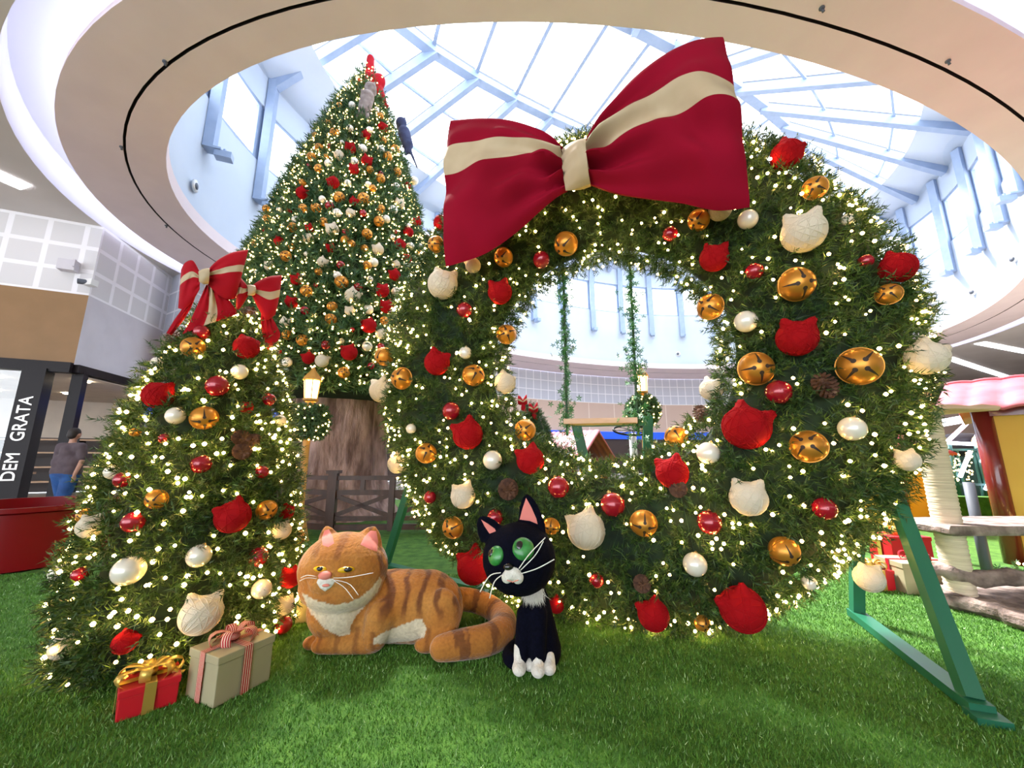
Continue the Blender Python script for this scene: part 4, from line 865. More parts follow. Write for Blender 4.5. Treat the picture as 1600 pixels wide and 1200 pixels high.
# ------------------------------------------------------------------ lamp posts
def lamp_post(x, y, zt, label, ball):
    e = empty('lamp_post', (x, y, 0), label, 'lamp post'); mb = MB(); mb.lathe([(.17, 0), (.15, .05), (.09, .35), (.055, .5), (.05, zt - .38)], 16, (x, y, 0)); mb.build('pole', M['gold_post'], e)
    mb = MB(); mb.lathe([(.08, zt - .40), (.12, zt - .38), (.12, zt - .35)], 8, (x, y, 0)); mb.lathe([(.15, zt - .05), (.13, zt), (.05, zt + .10), (.02, zt + .16), (0, zt + .17)], 8, (x, y, 0))
    for k in range(6): t = 2 * PI * k / 6; mb.beam((x + .10 * math.cos(t), y + .10 * math.sin(t), zt - .36), (x + .13 * math.cos(t), y + .13 * math.sin(t), zt - .04), .015, .015, up=(1, .3, 0))
    lf = mb.build('lantern_frame', M['gold_post'], e, smooth=False)
    mb = MB(); mb.lathe([(0, zt - .35), (.095, zt - .35), (.12, zt - .06), (0, zt - .06)], 12, (x, y, 0)); mb.build('lantern_glass', M['lantern'], e)
    h = zt - .72; g = np.random.default_rng(5); n_ = 900; d = nrm(g.normal(size=(n_, 3)))
    if not ball: d = d / np.maximum(np.abs(d).max(1, keepdims=True), .75) * .8
    P = np.array([x, y, h]) + d * .27; k = tris('topiary', sprigs(P, d, .10, 14, .05, .014, .5, 0, 5), M['needle2'], e); mb = MB(); mb.sphere((x, y, h), .24, 16, 12); mb.build('topiary_core', M['core'], e)
    P = np.array([x, y, h]) + nrm(g.normal(size=(70, 3))) * (.33 if ball else .31); tris('bulb', octs(P, .013), M['bulbs'], e)['kind'] = 'stuff'
lamp_post(-3.24, 6.15, 2.52, 'lamp post with a glowing lantern above a lit square hedge cube', False)
lp = at(1002, 600, 7.4); lamp_post(lp.x, lp.y, lp.z + .2, 'lamp post with a hedge ball seen through the wreath hole', True)

# ------------------------------------------------------------------ swing with ivy ropes inside the wreath
sA, sB = at(886, 660, 3.55), at(1000, 658, 3.40); sc_ = (sA + sB) / 2
sw = empty('swing', sc_, 'wooden swing seat hanging on ivy-wound ropes inside the wreath hole', 'swing')
mb = MB(); dd = (sB - sA).normalized(); mb.beam(sA - dd * .02, sB - dd * .03, .24, .045); mb.build('seat', M['plank'], sw, smooth=False)
for q, (tu, tv), nm in ((sA, (880, 420), 0), (sB - dd * .02, (984, 410), 1)):
    tpt = at(tu, tv, q.y); mb = MB(); mb.tube([q - Vector((0, 0, .12)), q, tpt, tpt + Vector((0, 0, .15))], .012, 8); mb.build('rope', M['wire'], sw)
    g = np.random.default_rng(31 + nm); P = []
    for i in range(520):
        t = g.random(); t = t if nm else t; c = np.array(q[:]) * (1 - t) + np.array(tpt[:]) * t; dens = .5 + .5 * math.sin(t * 17 + nm * 2)
        if g.random() > .35 + .65 * dens: continue
        P.append(c + g.normal(size=3) * (.026 if nm == 0 else .032) * (.6 + dens))
    for i in range(60 if nm else 45): P.append(np.array(q[:]) + g.normal(size=3) * np.array([.07, .05, .13]) + np.array([0, 0, -.05]))
    P = np.array(P); n_ = len(P); a = nrm(g.normal(size=(n_, 3))); b = nrm(np.cross(a, g.normal(size=(n_, 3)))); s = .024
    T = []
    for k in range(5):
        th = 2 * PI * k / 5; dv = a * math.cos(th) + b * math.sin(th); d1 = a * math.cos(th - .45) + b * math.sin(th - .45); d2 = a * math.cos(th + .45) + b * math.sin(th + .45)
        T.append(np.stack([P, P + d1 * s * .6, P + dv * s * 1.5], 1)); T.append(np.stack([P, P + dv * s * 1.5, P + d2 * s * .6], 1))
    tris('ivy', np.concatenate(T), M['ivy'], sw)
# green ladder-like steps behind the swing
e = empty('step_frame', at(905, 720, 4.4) * 1, 'slanted green board frame standing behind the swing', 'frame'); e.location.z = 0
mb = MB(); a, b = at(900, 662, 4.2), at(914, 760, 4.2); b.z = 0; b.x += .25; mb.beam(a, b, .10, .04, up=(0, 1, 0)); mb.build('leg', M['green_m'], e, smooth=False)
mb = MB(); a2, b2 = at(1012, 650, 4.2), at(1005, 760, 4.2); b2.z = 0; mb.beam(a2, b2, .10, .04, up=(0, 1, 0)); mb.build('leg', M['green_m'], e, smooth=False)
mb = MB(); mb.beam(at(895, 664, 4.2), at(1015, 662, 4.2), .05, .04); mb.build('crossbar', M['green_m'], e, smooth=False)

# ------------------------------------------------------------------ second small tree far behind (bows seen in the hole)
t2 = empty('christmas_tree', (0.05 * 8, 8.6, 0), 'small pine tree with red bows seen behind the wreath hole, lower left', 'christmas tree')
for ch in list(sm.children):
    if ch.name.startswith(('core', 'foliage')): c = ch.copy(); C.objects.link(c); c.parent = t2
b3 = Vector((.28, 8.3, 2.42))
for k, (u, v, lab) in enumerate(((817, 628, 'left tiny red bow on the far tree inside the wreath hole'), (834, 640, 'right tiny red bow on the far tree inside the wreath hole'))):
    O3 = at(u, v, 8.35); e = empty('ribbon_bow', O3, lab, 'bow'); nn_ = Vector((0, -1, 0))
    lobe('loop', [(u, v - 3), (u - 4, v - 9), (u - 8, v - 10)], [(u, v + 3), (u - 4, v + 5), (u - 8, v + 3)], O3, nn_, .05, lambda s: (.4, .6), e, rv, ns=10, nt=9, wr=0)
    lobe('loop', [(u, v - 3), (u + 3, v - 9), (u + 6, v - 12)], [(u, v + 3), (u + 3, v + 5), (u + 7, v + 3)], O3, nn_, .05, lambda s: (.4, .6), e, rv, ns=10, nt=9, wr=0)
    lobe('tail', [(u - 2, v + 2), (u - 3, v + 12)], [(u + 3, v + 2), (u + 6, v + 18)], O3, nn_, .02, None, e, rv, ns=8, nt=6, wr=0)

# ------------------------------------------------------------------ presents
def ribbon_loop(mb, c, d, L, H, wd, twist=0, n=12):
    """a closed ribbon loop leaving c in direction d"""
    c = Vector(c); d = Vector(d).normalized(); sdv = d.cross(Vector((0, 0, 1))).normalized(); V = []; F = []; uv = []
    for i in range(n + 1):
        t = i / n; a = PI * 2 * t; x = L * .5 * (1 - math.cos(a)); z = H * math.sin(a) * (.6 + .4 * t) + H * .35 * (1 - math.cos(a)) * .5
        p = c + d * x + Vector((0, 0, z + .01)); ww = wd * (.45 + .55 * math.sin(PI * t)); V += [p - sdv * ww / 2, p + sdv * ww / 2]
    for i in range(n): F.append((2 * i, 2 * i + 1, 2 * i + 3, 2 * i + 2)); uv.append([(0, i / n * 3), (1, i / n * 3), (1, (i + 1) / n * 3), (0, (i + 1) / n * 3)])
    mb.add(V, F, 0, uv)
def strip(mb, a, b, side_, wd):
    a, b, s = Vector(a), Vector(b), Vector(side_).normalized() * wd / 2; mb.add([a - s, a + s, b + s, b - s], [(0, 1, 2, 3)], 0, [[(0, 0), (1, 0), (1, 1), (0, 1)]])
def gift(c, sx, sy, h, rz, boxm, ribm, label, lid=.05, rw=.04, loops=((20, .12), (75, .1), (160, .12), (215, .1), (300, .11)), lift=.07, split=.5):
    c = Vector(c); e = empty('gift_box', c, label, 'present'); m_ = Matrix.Rotation(rz, 4, 'Z'); X = m_ @ Vector((1, 0, 0)); Yv = m_ @ Vector((0, 1, 0)); Z = Vector((0, 0, 1))
    mb = MB(); mb.box(c + Z * ((h - lid) / 2 + .001), (sx - .012, sy - .012, h - lid), rz=rz); bo = mb.build('box', boxm, e, smooth=False)
    mb = MB(); mb.box(c + Z * (h - lid / 2), (sx, sy, lid), rz=rz); l_ = mb.build('lid', boxm, e, smooth=False)
    for o_ in (bo, l_): bv = o_.modifiers.new('b', 'BEVEL'); bv.width = .004; bv.segments = 2
    mb = MB(); o_ = .004; t_ = c + Z * (h + o_)
    strip(mb, t_ - Yv * (sy / 2 + o_), t_ + Yv * (sy / 2 + o_), X, rw); strip(mb, t_ - X * (sx / 2 + o_), t_ + X * (sx / 2 + o_), Yv, rw)
    for d, s, L in ((-Yv, X, sy), (Yv, X, sy), (-X, Yv, sx), (X, Yv, sx)): strip(mb, c + d * (L / 2 + o_) + Z * .003, c + d * (L / 2 + o_) + Z * (h + o_), s, rw)
    mb.build('ribbon', ribm, e, smooth=False)
    mb = MB()
    for a, L in loops: ribbon_loop(mb, t_, m_ @ Vector((math.cos(math.radians(a)), math.sin(math.radians(a)), 0)), L, lift, rw * 1.1)
    for a, L in ((340, .14), (120, .13)):
        d = m_ @ Vector((math.cos(math.radians(a)), math.sin(math.radians(a)), 0)); s = d.cross(Z); V = []; F = []; uv = []
        for i in range(9): t = i / 8; p = t_ + d * L * t + Z * (.02 + .03 * math.sin(t * 5)); V += [p - s * rw * .4, p + s * rw * .4]
        for i in range(8): F.append((2 * i, 2 * i + 1, 2 * i + 3, 2 * i + 2)); uv.append([(0, 0), (1, 0), (1, 1), (0, 1)])
        mb.add(V, F, 0, uv)
    mb.sphere(t_ + Z * .02, (rw * .6, rw * .6, .022), 10, 8); bw = mb.build('bow', ribm, e)
    so = bw.modifiers.new('s', 'SOLIDIFY'); so.thickness = .0015
    return e
def box_from(f, l, r):
    """ground corners front, left, right -> centre, sizes, angle"""
    F0, L0, R0 = atz(*f, 0), atz(*l, 0), atz(*r, 0); dx = R0 - F0; sy = (L0 - F0).length; rz = math.atan2(dx.y, dx.x); Yv = Vector((-math.sin(rz), math.cos(rz), 0)); c = F0 + dx / 2 + Yv * sy / 2; return c, dx.length, sy, rz
c, sx, sy, rz = box_from((176, 1139), (155, 1108), (279, 1104)); gift(c, sx, .19, 0.135, rz, M['gift_r'], M['gold_l'], 'small red gift box with a curly gold bow at the tree foot', .035, .045, loops=((0, .13), (40, .1), (95, .09), (150, .13), (200, .14), (250, .08), (320, .1)), lift=.05)
c, sx, sy, rz = box_from((348, 1118), (274, 1080), (440, 1068)); gift(c, sx, .27, .235, rz, M['gift_c'], M['candy'], 'champagne gift box with red striped ribbon beside the red box', .04, .045, lift=.06)
# behind the orange cat
c = at(487, 990, 3.35); c.z = 0; gift(c, .22, .22, .30, .25, M['gift_c'], M['red_v'], 'champagne gift box with a red ribbon half hidden behind the orange cat', .04, .03, loops=((20, .08), (160, .08)))
# right presents
c = at(1436, 905, 4.0); c.z = 0; gift(c, .50, .34, .27, -.12, M['gift_c'], M['red_v'], 'champagne gift box with red bow behind the slanted green leg', .05, .04)
c = at(1366, 905, 4.05); c.z = 0; gift(c, .24, .2, .18, .05, M['gift_r'], M['gold_l'], 'small red gift box with gold ribbon behind the wreath edge', .03, .04)
c = at(1412, 890, 4.45); c.z = 0; gift(c, .42, .3, .42, -.05, M['gift_r'], M['gold_l'], 'tall dark red gift box behind the champagne box on the right', .04, .05)

# ------------------------------------------------------------------ cat climbing tower, right
ct = at(1510, 950, 3.55); X0, Y0 = ct.x, ct.y
tw = empty('cat_tower', (X0, Y0, 0), 'cat climbing tower of pale rope post with bark shelves', 'cat tower')
mb = MB(); prof = []
for i in range(90): z = .10 + 1.56 * i / 89; prof.append((.093 + .006 * (i % 2), z))
mb.lathe(prof, 24, (X0 - .02, Y0, 0)); mb.build('rope_post', M['rope'], tw)
def slab(name, pts, z0, z1, mt, parent, wob=.02, sub=4, seed=0):
    P = []; n = len(pts); g = random.Random(seed)
    for i in range(n):
        a, b = Vector((*pts[i], 0)), Vector((*pts[(i + 1) % n], 0))
        for k in range(sub): p = a.lerp(b, k / sub); P.append(Vector((p.x + g.uniform(-wob, wob), p.y + g.uniform(-wob, wob), 0)))
    m_ = len(P); cc = sum(P, Vector()) / m_; mb = MB(); V = []; F = []
    for s, z in ((.94, z0), (1, z0 + (z1 - z0) * .3), (1, z1 - (z1 - z0) * .25), (.96, z1)): V += [Vector((cc.x + (p.x - cc.x) * s, cc.y + (p.y - cc.y) * s, z + g.uniform(-.008, .008))) for p in P]
    for i in range(3):
        for k in range(m_): F.append((i * m_ + k, i * m_ + (k + 1) % m_, (i + 1) * m_ + (k + 1) % m_, (i + 1) * m_ + k))
    F.append(tuple(range(m_))[::-1]); F.append(tuple(3 * m_ + k for k in range(m_))); mb.add(V, F); return mb.build(name, mt, parent, sharp=40)
slab('base_slab', [(X0 - .25, Y0 + .05), (X0 - .1, Y0 - .22), (X0 - .15, Y0 - .55), (X0 + 1.6, Y0 - .35), (X0 + 1.8, Y0 + .4), (X0 + .2, Y0 + .38)], 0, .12, M['logbark'], tw, .03)
mb = MB(); a = at(1440, 892, 3.6); b = at(1650, 912, 3.3); mb.tube([a.lerp(b, t) + Vector((0, 0, .02 * math.sin(t * 11))) for t in np.linspace(0, 1, 14)], [.03 + .035 * min(1, t * 4) + .008 * math.sin(t * 30) for t in np.linspace(0, 1, 14)], 12); mb.build('log_shelf', M['logbark'], tw)
p = at(1455, 826, 3.45); slab('bark_shelf', [(p.x - .02, p.y + .1), (p.x + .02, p.y - .12), (p.x + 1.9, p.y - .05), (p.x + 1.9, p.y + .5), (p.x + .3, p.y + .45)], p.z - .04, p.z + .035, M['logbark'], tw, .012, seed=3)
p = at(1470, 640, 3.55); slab('top_shelf', [(p.x - .22, p.y - .2), (p.x + .30, p.y - .2), (p.x + .36, p.y + .2), (p.x - .1, p.y + .25)], 1.655, 1.70, M['plank'], tw, .012, seed=5)
q = at(1540, 880, 4.3); mb = MB(); mb.tube([(q.x, q.y, 0), (q.x, q.y, .98)], .045, 14); tag(mb.build('metal_pole', M['gasket'], origin=(q.x, q.y, 0)), 'slim grey pole behind the pale rope post', 'pole')
q = at(1482, 860, 5.0); mb = MB(); mb.tube([(q.x, q.y, 0), (q.x, q.y, 1.0)], .06, 14); tag(mb.build('metal_pole', M['fence'], origin=(q.x, q.y, 0)), 'short dark brown pole left of the rope post', 'pole')
# orange plush paws resting on the wreath edge (on top shelf)
pc = at(1456, 617, 3.45); e = empty('plush_cat', pc, 'pale ginger plush cat lying on the rope post top shelf', 'plush cat')
M['ginger2'] = noisy(mat('pale_ginger_plush', rough=.95), (.55, .30, .12), (.68, .46, .26), 10)
blob('body', [('c', Vector((X0 - .36, Y0 - .03, 1.80)), .085, Vector((X0 + .02, Y0 + .02, 1.79)), .085), ('e', Vector((X0 - .40, Y0 - .06, 1.88)), (.095, .09, .085)), ('c', Vector((X0 - .36, Y0 - .1, 1.74)), .035, Vector((X0 - .44, Y0 - .18, 1.74)), .03), ('c', Vector((X0 - .44, Y0 - .06, 1.93)), .03, Vector((X0 - .45, Y0 - .06, 1.99)), .01), ('c', Vector((X0 - .36, Y0 - .06, 1.93)), .03, Vector((X0 - .35, Y0 - .06, 1.99)), .01)], .016, M['ginger2'], e, 4)

# ------------------------------------------------------------------ playhouses on the right
def playhouse(corner, yaw, W_, D_, H_, label, roofh=.6, over=.35, cat='playhouse'):
    c = Vector(corner); e = empty('playhouse', c, label, cat); X = Vector((math.cos(yaw), math.sin(yaw), 0)); Yv = Vector((-math.sin(yaw), math.cos(yaw), 0)); Z = Vector((0, 0, 1))
    for a, b in ((c, c + X * W_), (c, c + Yv * D_), (c + X * W_, c + X * W_ + Yv * D_), (c + Yv * D_, c + Yv * D_ + X * W_)): mb = MB(); mb.beam(a + Z * H_ / 2, b + Z * H_ / 2, .06, H_); mb.build('wall', M['yellow'], e, smooth=False)
    for p in (c, c + X * W_, c + Yv * D_, c + X * W_ + Yv * D_): mb = MB(); mb.tube([p, p + Z * H_], .095, 16); mb.build('corner_post', M['maroon'], e)
    for p, d, s in ((c, X, W_), (c, Yv, D_)): mb = MB(); mb.beam(p + Z * (H_ - .06), p + d * s + Z * (H_ - .06), .14, .14); mb.build('eave_beam', M['maroon'], e, smooth=False)
    n = 28; rid = H_ + roofh
    for sgn in (0, 1):
        V = []; F = []
        for i in range(n * 3 + 1):
            x = -over + (W_ + 2 * over) * i / (n * 3); s = abs(math.sin(PI * i / 6)) * .035
            for k in range(6):
                t = k / 5; y = (-over + (D_ / 2 + over) * t) if sgn == 0 else (D_ + over - (D_ / 2 + over) * t); z = H_ - .05 + (roofh + .05) * t + s * (1 - .5 * t); V.append(c + X * x + Yv * y + Z * z)
        for i in range(n * 3):
            for k in range(5): F.append((i * 6 + k, (i + 1) * 6 + k, (i + 1) * 6 + k + 1, i * 6 + k + 1))
        mb = MB(); mb.add(V, F); r = mb.build('roof', M['rooft'], e); so = r.modifiers.new('s', 'SOLIDIFY'); so.thickness = .04
    return e
h0 = at(1588, 885, 4.9); ph = playhouse((h0.x, h0.y, 0), -.93, 3.2, 3.0, 1.88, 'yellow playhouse with pink scalloped roof and maroon corner posts at right', .5, .38)
mb = MB(); q = at(1605, 740, 4.8); mb.tube([q, q + Vector((.35, 0, .02))], .05, 10); mb.build('window_sill', M['white'], ph)
h1 = at(1432, 860, 7.2); playhouse((h1.x - .1, h1.y, 0), .2, .75, 1.4, 1.35, 'narrow yellow playhouse with red roof just right of the wreath', .5, .3)
h2 = at(950, 745, 10.8); playhouse((h2.x - .1, 10.8, 0), 2.45, 1.7, 1.5, 1.15, 'playhouse with pink red roof seen through the wreath hole', .75, .3)
# wheel and pole in the hole
q = at(688 + 300, 672, 6.6); e = empty('toy_wheel', (q.x, q.y, 0), 'dark ring wheel on a short white post seen through the wreath hole', 'toy'); mb = MB(); mb.tube([(q.x, q.y, 0), (q.x, q.y, q.z - .05)], .06, 12); mb.build('post', M['white'], e)
mb = MB(); mb.tube([q + Vector((.32 * math.cos(t), .1 * math.sin(t), .09 * math.sin(t))) for t in np.linspace(0, 2 * PI, 33)], .018, 8, caps=False); mb.build('ring', M['black'], e)
mb = MB()
for k in range(4): t = PI * k / 4; d = Vector((.32 * math.cos(t), .1 * math.sin(t), .09 * math.sin(t))); mb.tube([q - d, q + d], .008, 6)
mb.build('spoke', M['black'], e)
# green low wall and mound on the right, neon ride and dark mesh
mb = MB(); a, b = at(1482, 848, 7.9), at(1700, 862, 7.3); a.z = b.z = .25; mb.beam(a, b, .3, .5); tag(mb.build('turf_wall', M['turf'], smooth=False, origin=(a.x, a.y, 0)), 'low wall covered in green turf behind the cat tower', 'wall')
RX = at(1500, 740, 11)
rd = empty('play_structure', (RX.x, RX.y, 0), 'dark play structure outlined with white and pink light tubes', 'play structure')
mb = MB()
for k in range(12): x = RX.x - 2.2 + .45 * k; mb.tube([(x, RX.y, 0), (x, RX.y, 1.45)], .03, 6)
mb.beam((RX.x - 2.3, RX.y, 1.45), (RX.x + 3, RX.y, 1.45), .06, .06); mb.beam((RX.x - 2.3, RX.y, .5), (RX.x + 3, RX.y, .5), .06, .06); mb.build('railing', M['teal'], rd, smooth=False)
mb = MB(); mb.box((RX.x + .4, RX.y + 1.2, .7), (5.4, .2, 1.4)); mb.build('panel', M['teal'], rd, smooth=False)
for a, b, mt in (((1470,658),(1525,648),'neon'), ((1472,664),(1540,652),'neon'), ((1480,690),(1510,662),'neonp'), ((1522,690),(1538,658),'neon'), ((1482,692),(1522,694),'neon'), ((1500,745),(1516,705),'neon'), ((1534,722),(1548,690),'neon'), ((1540,765),(1556,735),'neon')):
    mb = MB(); mb.tube([at(*a, RX.y - .1), at(*b, RX.y - .1)], .045, 8); mb.build('light_tube', M[mt], rd)
for u in (1482, 1524, 1545): p, q = at(u, 690, RX.y), at(u, 690, RX.y); q.z = 0; mb = MB(); mb.tube([q, p], .05, 8); mb.build('upright', M['teal'], rd)
mb = MB(); c = at(1505, 695, RX.y + .6); mb.sphere(c, (.9, .5, .35), 20, 10); mb.build('canopy', M['black'], rd)
P = np.array([at(R_.choice((1492, 1497, 1510, 1514, 1518)) + R_.uniform(-2, 2), R_.uniform(705, 752), RX.y - .2)[:] for _ in range(60)]); tris('bulb', octs(P, .018), M['bulbs'], rd)['kind'] = 'stuff'
c = at(1535, 690, 9.5); mb = MB(); mb.sphere(c, .17, 16, 12); mb.tube([(c.x, c.y, 0), c], .03, 8); tag(mb.build('globe_lamp', M['lantern'], origin=(c.x, c.y, 0)), 'round glowing globe lamp beside the maroon post', 'lamp')
# mall backdrop pieces deep right: dark shop band
mb = MB(); wallface(mb, (20, 30, 0), (56, 38, 0), 0, 3.2, 0); wallface(mb, (20, 30, 0), (56, 38, 0), 3.2, 5.6, 1); tag(mb.build('wall_shops', [M['drk'], M['beige']], smooth=False), kind='structure')
# garland and white curve on the grass at right
q = at(1590, 910, 4.3); q.z = .07; g = np.random.default_rng(77); P = np.stack([q.x + g.uniform(-.1, 1.2, 260), q.y + g.normal(size=260) * .06, .07 + g.normal(size=260) * .03], 1); ga = empty('garland', (q.x, q.y, 0), 'short green garland lying on the grass at the right edge', 'garland'); tris('foliage', sprigs(P, nrm(g.normal(size=(260, 3))), .10, 14, .05, .01, .5, 0, 5), M['needle2'], ga)
P = np.stack([q.x + g.uniform(-.1, 1.2, 16), q.y - .06 + g.normal(size=16) * .03, .12 + g.normal(size=16) * .03], 1); tris('bulb', octs(P, .015), M['bulb'], ga)

# ------------------------------------------------------------------ orange cat
YC = 2.85
def G(u, v, dy=0): return at(u, v, YC + dy)
hc = G(537, 888, -.04)
Rh = Matrix.Rotation(math.radians(0), 4, 'Z')
def ear(base, tip, w, d, fwd):
    base, tip = Vector(base), Vector(tip); ax = (tip - base).normalized(); s = ax.cross(fwd).normalized() * w; f = fwd.normalized() * d; V = []; F = []; n = 8
    for i in range(n + 1):
        t = i / n; k = math.cos(t * PI / 2) ** .62 + .08; c = base.lerp(tip, t)
        for a in range(12): th = 2 * PI * a / 12; V.append(c + s * k * math.cos(th) + f * k * math.sin(th))
    for i in range(n):
        for a in range(12): F.append((i * 12 + a, i * 12 + (a + 1) % 12, (i + 1) * 12 + (a + 1) % 12, (i + 1) * 12 + a))
    F.append(tuple(range(12))[::-1]); F.append(tuple(n * 12 + a for a in range(12))); return ('m', V, F)
base0 = Vector((hc.x + .3, YC, 0)); fw = Vector((-.25, -1, 0)).normalized()
oc = empty('plush_cat', base0, 'large orange striped plush cat lying on the grass with its tail curled round', 'plush cat')
prims = [('e', hc, (.295, .24, .235)), ('e', G(533, 915, -.06), (.27, .22, .15)), ('e', G(508, 908, -.22), (.10, .08, .085)),
         ('c', G(560, 935, .10), .17, G(615, 945, .14), .235), ('c', G(615, 945, .14), .235, G(668, 946, .14), .235), ('e', G(682, 950, .14), (.19, .21, .22)), ('c', G(560, 950, .06), .16, G(585, 968, .10), .17),
         ('c', G(597, 960, -.05), .11, G(585, 996, -.05), .085), ('c', G(580, 1004, -.04), .07, G(505, 1008, -.10), .052), ('e', G(503, 1009, -.11), (.07, .055, .045)),
         ('c', G(545, 975, .20), .10, G(530, 992, .20), .07), ('c', G(530, 996, .14), .055, G(494, 1003, .0), .045), ('e', G(487, 1005, -.03), (.058, .05, .042)),
         ('e', G(690, 962, -.02), (.13, .10, .17)), ('c', G(690, 990, -.04), .085, G(668, 1006, -.10), .055), ('e', G(664, 1008, -.11), (.07, .05, .045)),
         ear(G(519, 868, .04), G(510, 821, .02), .10, .055, fw), ear(G(566, 878, .04), G(586, 822, .0), .13, .065, fw), ('e', G(528, 952, .0), (.20, .17, .19)), ('e', G(540, 985, .04), (.10, .10, .07))]
path = [G(695, 938, .28), G(725, 936, .42), G(755, 943, .44), G(777, 957, .36), G(788, 976, .2), G(781, 990, .02), G(760, 1000, -.08), G(725, 1006, -.14), G(690, 1013, -.19)]
rad_ = [.09, .085, .085, .085, .09, .095, .095, .09, .075]
sm_ = [catm(path, t) for t in np.linspace(0, 1, 40)]
for i, p in enumerate(sm_): prims.append(('e', Vector((p.x, p.y, max(p.z, .085))), (float(np.interp(i / 39, np.linspace(0, 1, 9), rad_)),) * 3))
prims = [(p[0], Vector((p[1].x, p[1].y, max(p[1].z, .045))), *p[2:]) if p[0] == 'e' else p for p in prims]
body = blob('body', prims, .011, M['yellow'], oc, 7)
mf = M['orange'] = mat('orange_plush', (.5, .2, .05), .9, sheen=.35); b = mf.node_tree.nodes['Principled BSDF']; at_ = nd(mf, 'ShaderNodeAttribute'); at_.attribute_name = 'fur'
ns_ = nd(mf, 'ShaderNodeTexNoise'); ns_.inputs['Scale'].default_value = 55; ns_.inputs['Detail'].default_value = 4; tc = nd(mf, 'ShaderNodeTexCoord'); lk(mf, tc.outputs['Object'], ns_.inputs['Vector'])
mx = nd(mf, 'ShaderNodeMix', data_type='RGBA', blend_type='MULTIPLY'); mx.inputs['Factor'].default_value = .55; cr = nd(mf, 'ShaderNodeValToRGB'); cr.color_ramp.elements[0].position = .3; cr.color_ramp.elements[0].color = (.6, .55, .5, 1); cr.color_ramp.elements[1].position = .62
lk(mf, ns_.outputs[0], cr.inputs[0]); lk(mf, at_.outputs['Color'], mx.inputs[6]); lk(mf, cr.outputs[0], mx.inputs[7]); lk(mf, mx.outputs[2], b.inputs['Base Color'])
bpn = nd(mf, 'ShaderNodeBump'); bpn.inputs['Strength'].default_value = .7; bpn.inputs['Distance'].default_value = .012; lk(mf, ns_.outputs[0], bpn.inputs['Height']); lk(mf, bpn.outputs[0], b.inputs['Normal'])
body.data.materials.clear(); body.data.materials.append(mf)
at_c = body.data.color_attributes.new('fur', 'FLOAT_COLOR', 'POINT'); ORG, PAL, DRK_, WHT, MID = Vector((.38, .125, .014)), Vector((.52, .225, .045)), Vector((.12, .030, .006)), Vector((.70, .60, .44)), Vector((.44, .165, .024))
off = parent_world(body); tailc = [Vector((p.x, p.y, max(p.z, .085))) for p in sm_]
def sst(a, b, x): t = min(max((x - a) / (b - a), 0), 1); return t * t * (3 - 2 * t)
chest_c = G(548, 958, -.05)
cols = []
def inpoly(x, y, P):
    c = False; n = len(P)
    for i in range(n):
        (x1, y1), (x2, y2) = P[i], P[i - 1]
        if (y1 > y) != (y2 > y) and x < (x2 - x1) * (y - y1) / (y2 - y1) + x1: c = not c
    return c
BIB = [(470, 925), (492, 938), (520, 945), (545, 942), (565, 932), (582, 918), (593, 902), (597, 906), (590, 925), (572, 945), (556, 962), (548, 978), (547, 992), (530, 994), (508, 982), (485, 958)]
BELLY = [(583, 998), (600, 988), (625, 978), (645, 970), (658, 966), (666, 980), (662, 996), (640, 1002), (600, 1006), (583, 1006)]
body_x0, body_x1 = G(560, 940, .1).x, G(700, 940, .1).x
for vtx in body.data.vertices:
    p = vtx.co + off; nz = noise.noise(p * 7); n2 = noise.noise(p * 16 + Vector((3, 1, 2)))
    col = MID.lerp(PAL, sst(-.3, .5, nz)); dt = min((p - q).length for q in tailc[4::3]); it = min(range(4, 40), key=lambda i: (p - tailc[i]).length_squared)
    hd = (p - hc); inhead = (hd.x / .31) ** 2 + (hd.y / .27) ** 2 + ((hd.z + .03) / .27) ** 2 < 1.25 and p.x < G(592, 900, 0).x
    if dt < .115 and (it > 5): k = sst(.25, .8, math.sin(it * .95 + nz * 1.5)); col = MID.lerp(DRK_, k * .75)
    elif inhead:
        zz = hd.z / .235; fx = (p.x - G(512, 880, -.25).x)
        col = MID.lerp(PAL, sst(-.25, .3, nz + .15)); col = col.lerp(ORG, .5 * sst(.0, -.5, zz))
        br = sst(.35, .75, math.sin(fx * 42 + nz * 2)) * sst(.35, .6, zz) * (1 - sst(.10, .2, abs(fx))); col = col.lerp(DRK_, br * .6)
        if zz > .55: col = col.lerp(ORG, .35)
    else:
        x = (p.x - body_x0) / (body_x1 - body_x0)
        k = sst(.1, .75, math.sin(x * 33 + nz * 2.6 + p.z * 5)) * sst(-.45, .1, n2 + .25) * sst(.16, .30, p.z); col = col.lerp(DRK_, k * .88)
        if p.z < .16: col = col.lerp(DRK_, .5 * sst(.4, .9, math.sin(p.x * 55 + nz)))
        # white bib and belly
        d = p - Vector((0, 0, CAM_H)); dep = d.y * CP + d.z * SP; pu, pv = 800 + FPX * d.x / dep + nz * 2, 600 - FPX * (-d.y * SP + d.z * CP) / dep + n2
        if p.y < YC + .2 and inpoly(pu, pv, BIB): col = WHT
        if p.y < YC + .18 and inpoly(pu, pv, BELLY): col = WHT
    if inhead and p.y < YC + .1 and inpoly(pu0 := 800 + FPX * (p.x) / (p.y * CP + (p.z - CAM_H) * SP), pv0 := 600 - FPX * (-p.y * SP + (p.z - CAM_H) * CP) / (p.y * CP + (p.z - CAM_H) * SP), BIB): col = WHT
    cols += [col.x, col.y, col.z, 1.0]
at_c.data.foreach_set('color', cols)
bvh_cache = {}
from mathutils.bvhtree import BVHTree
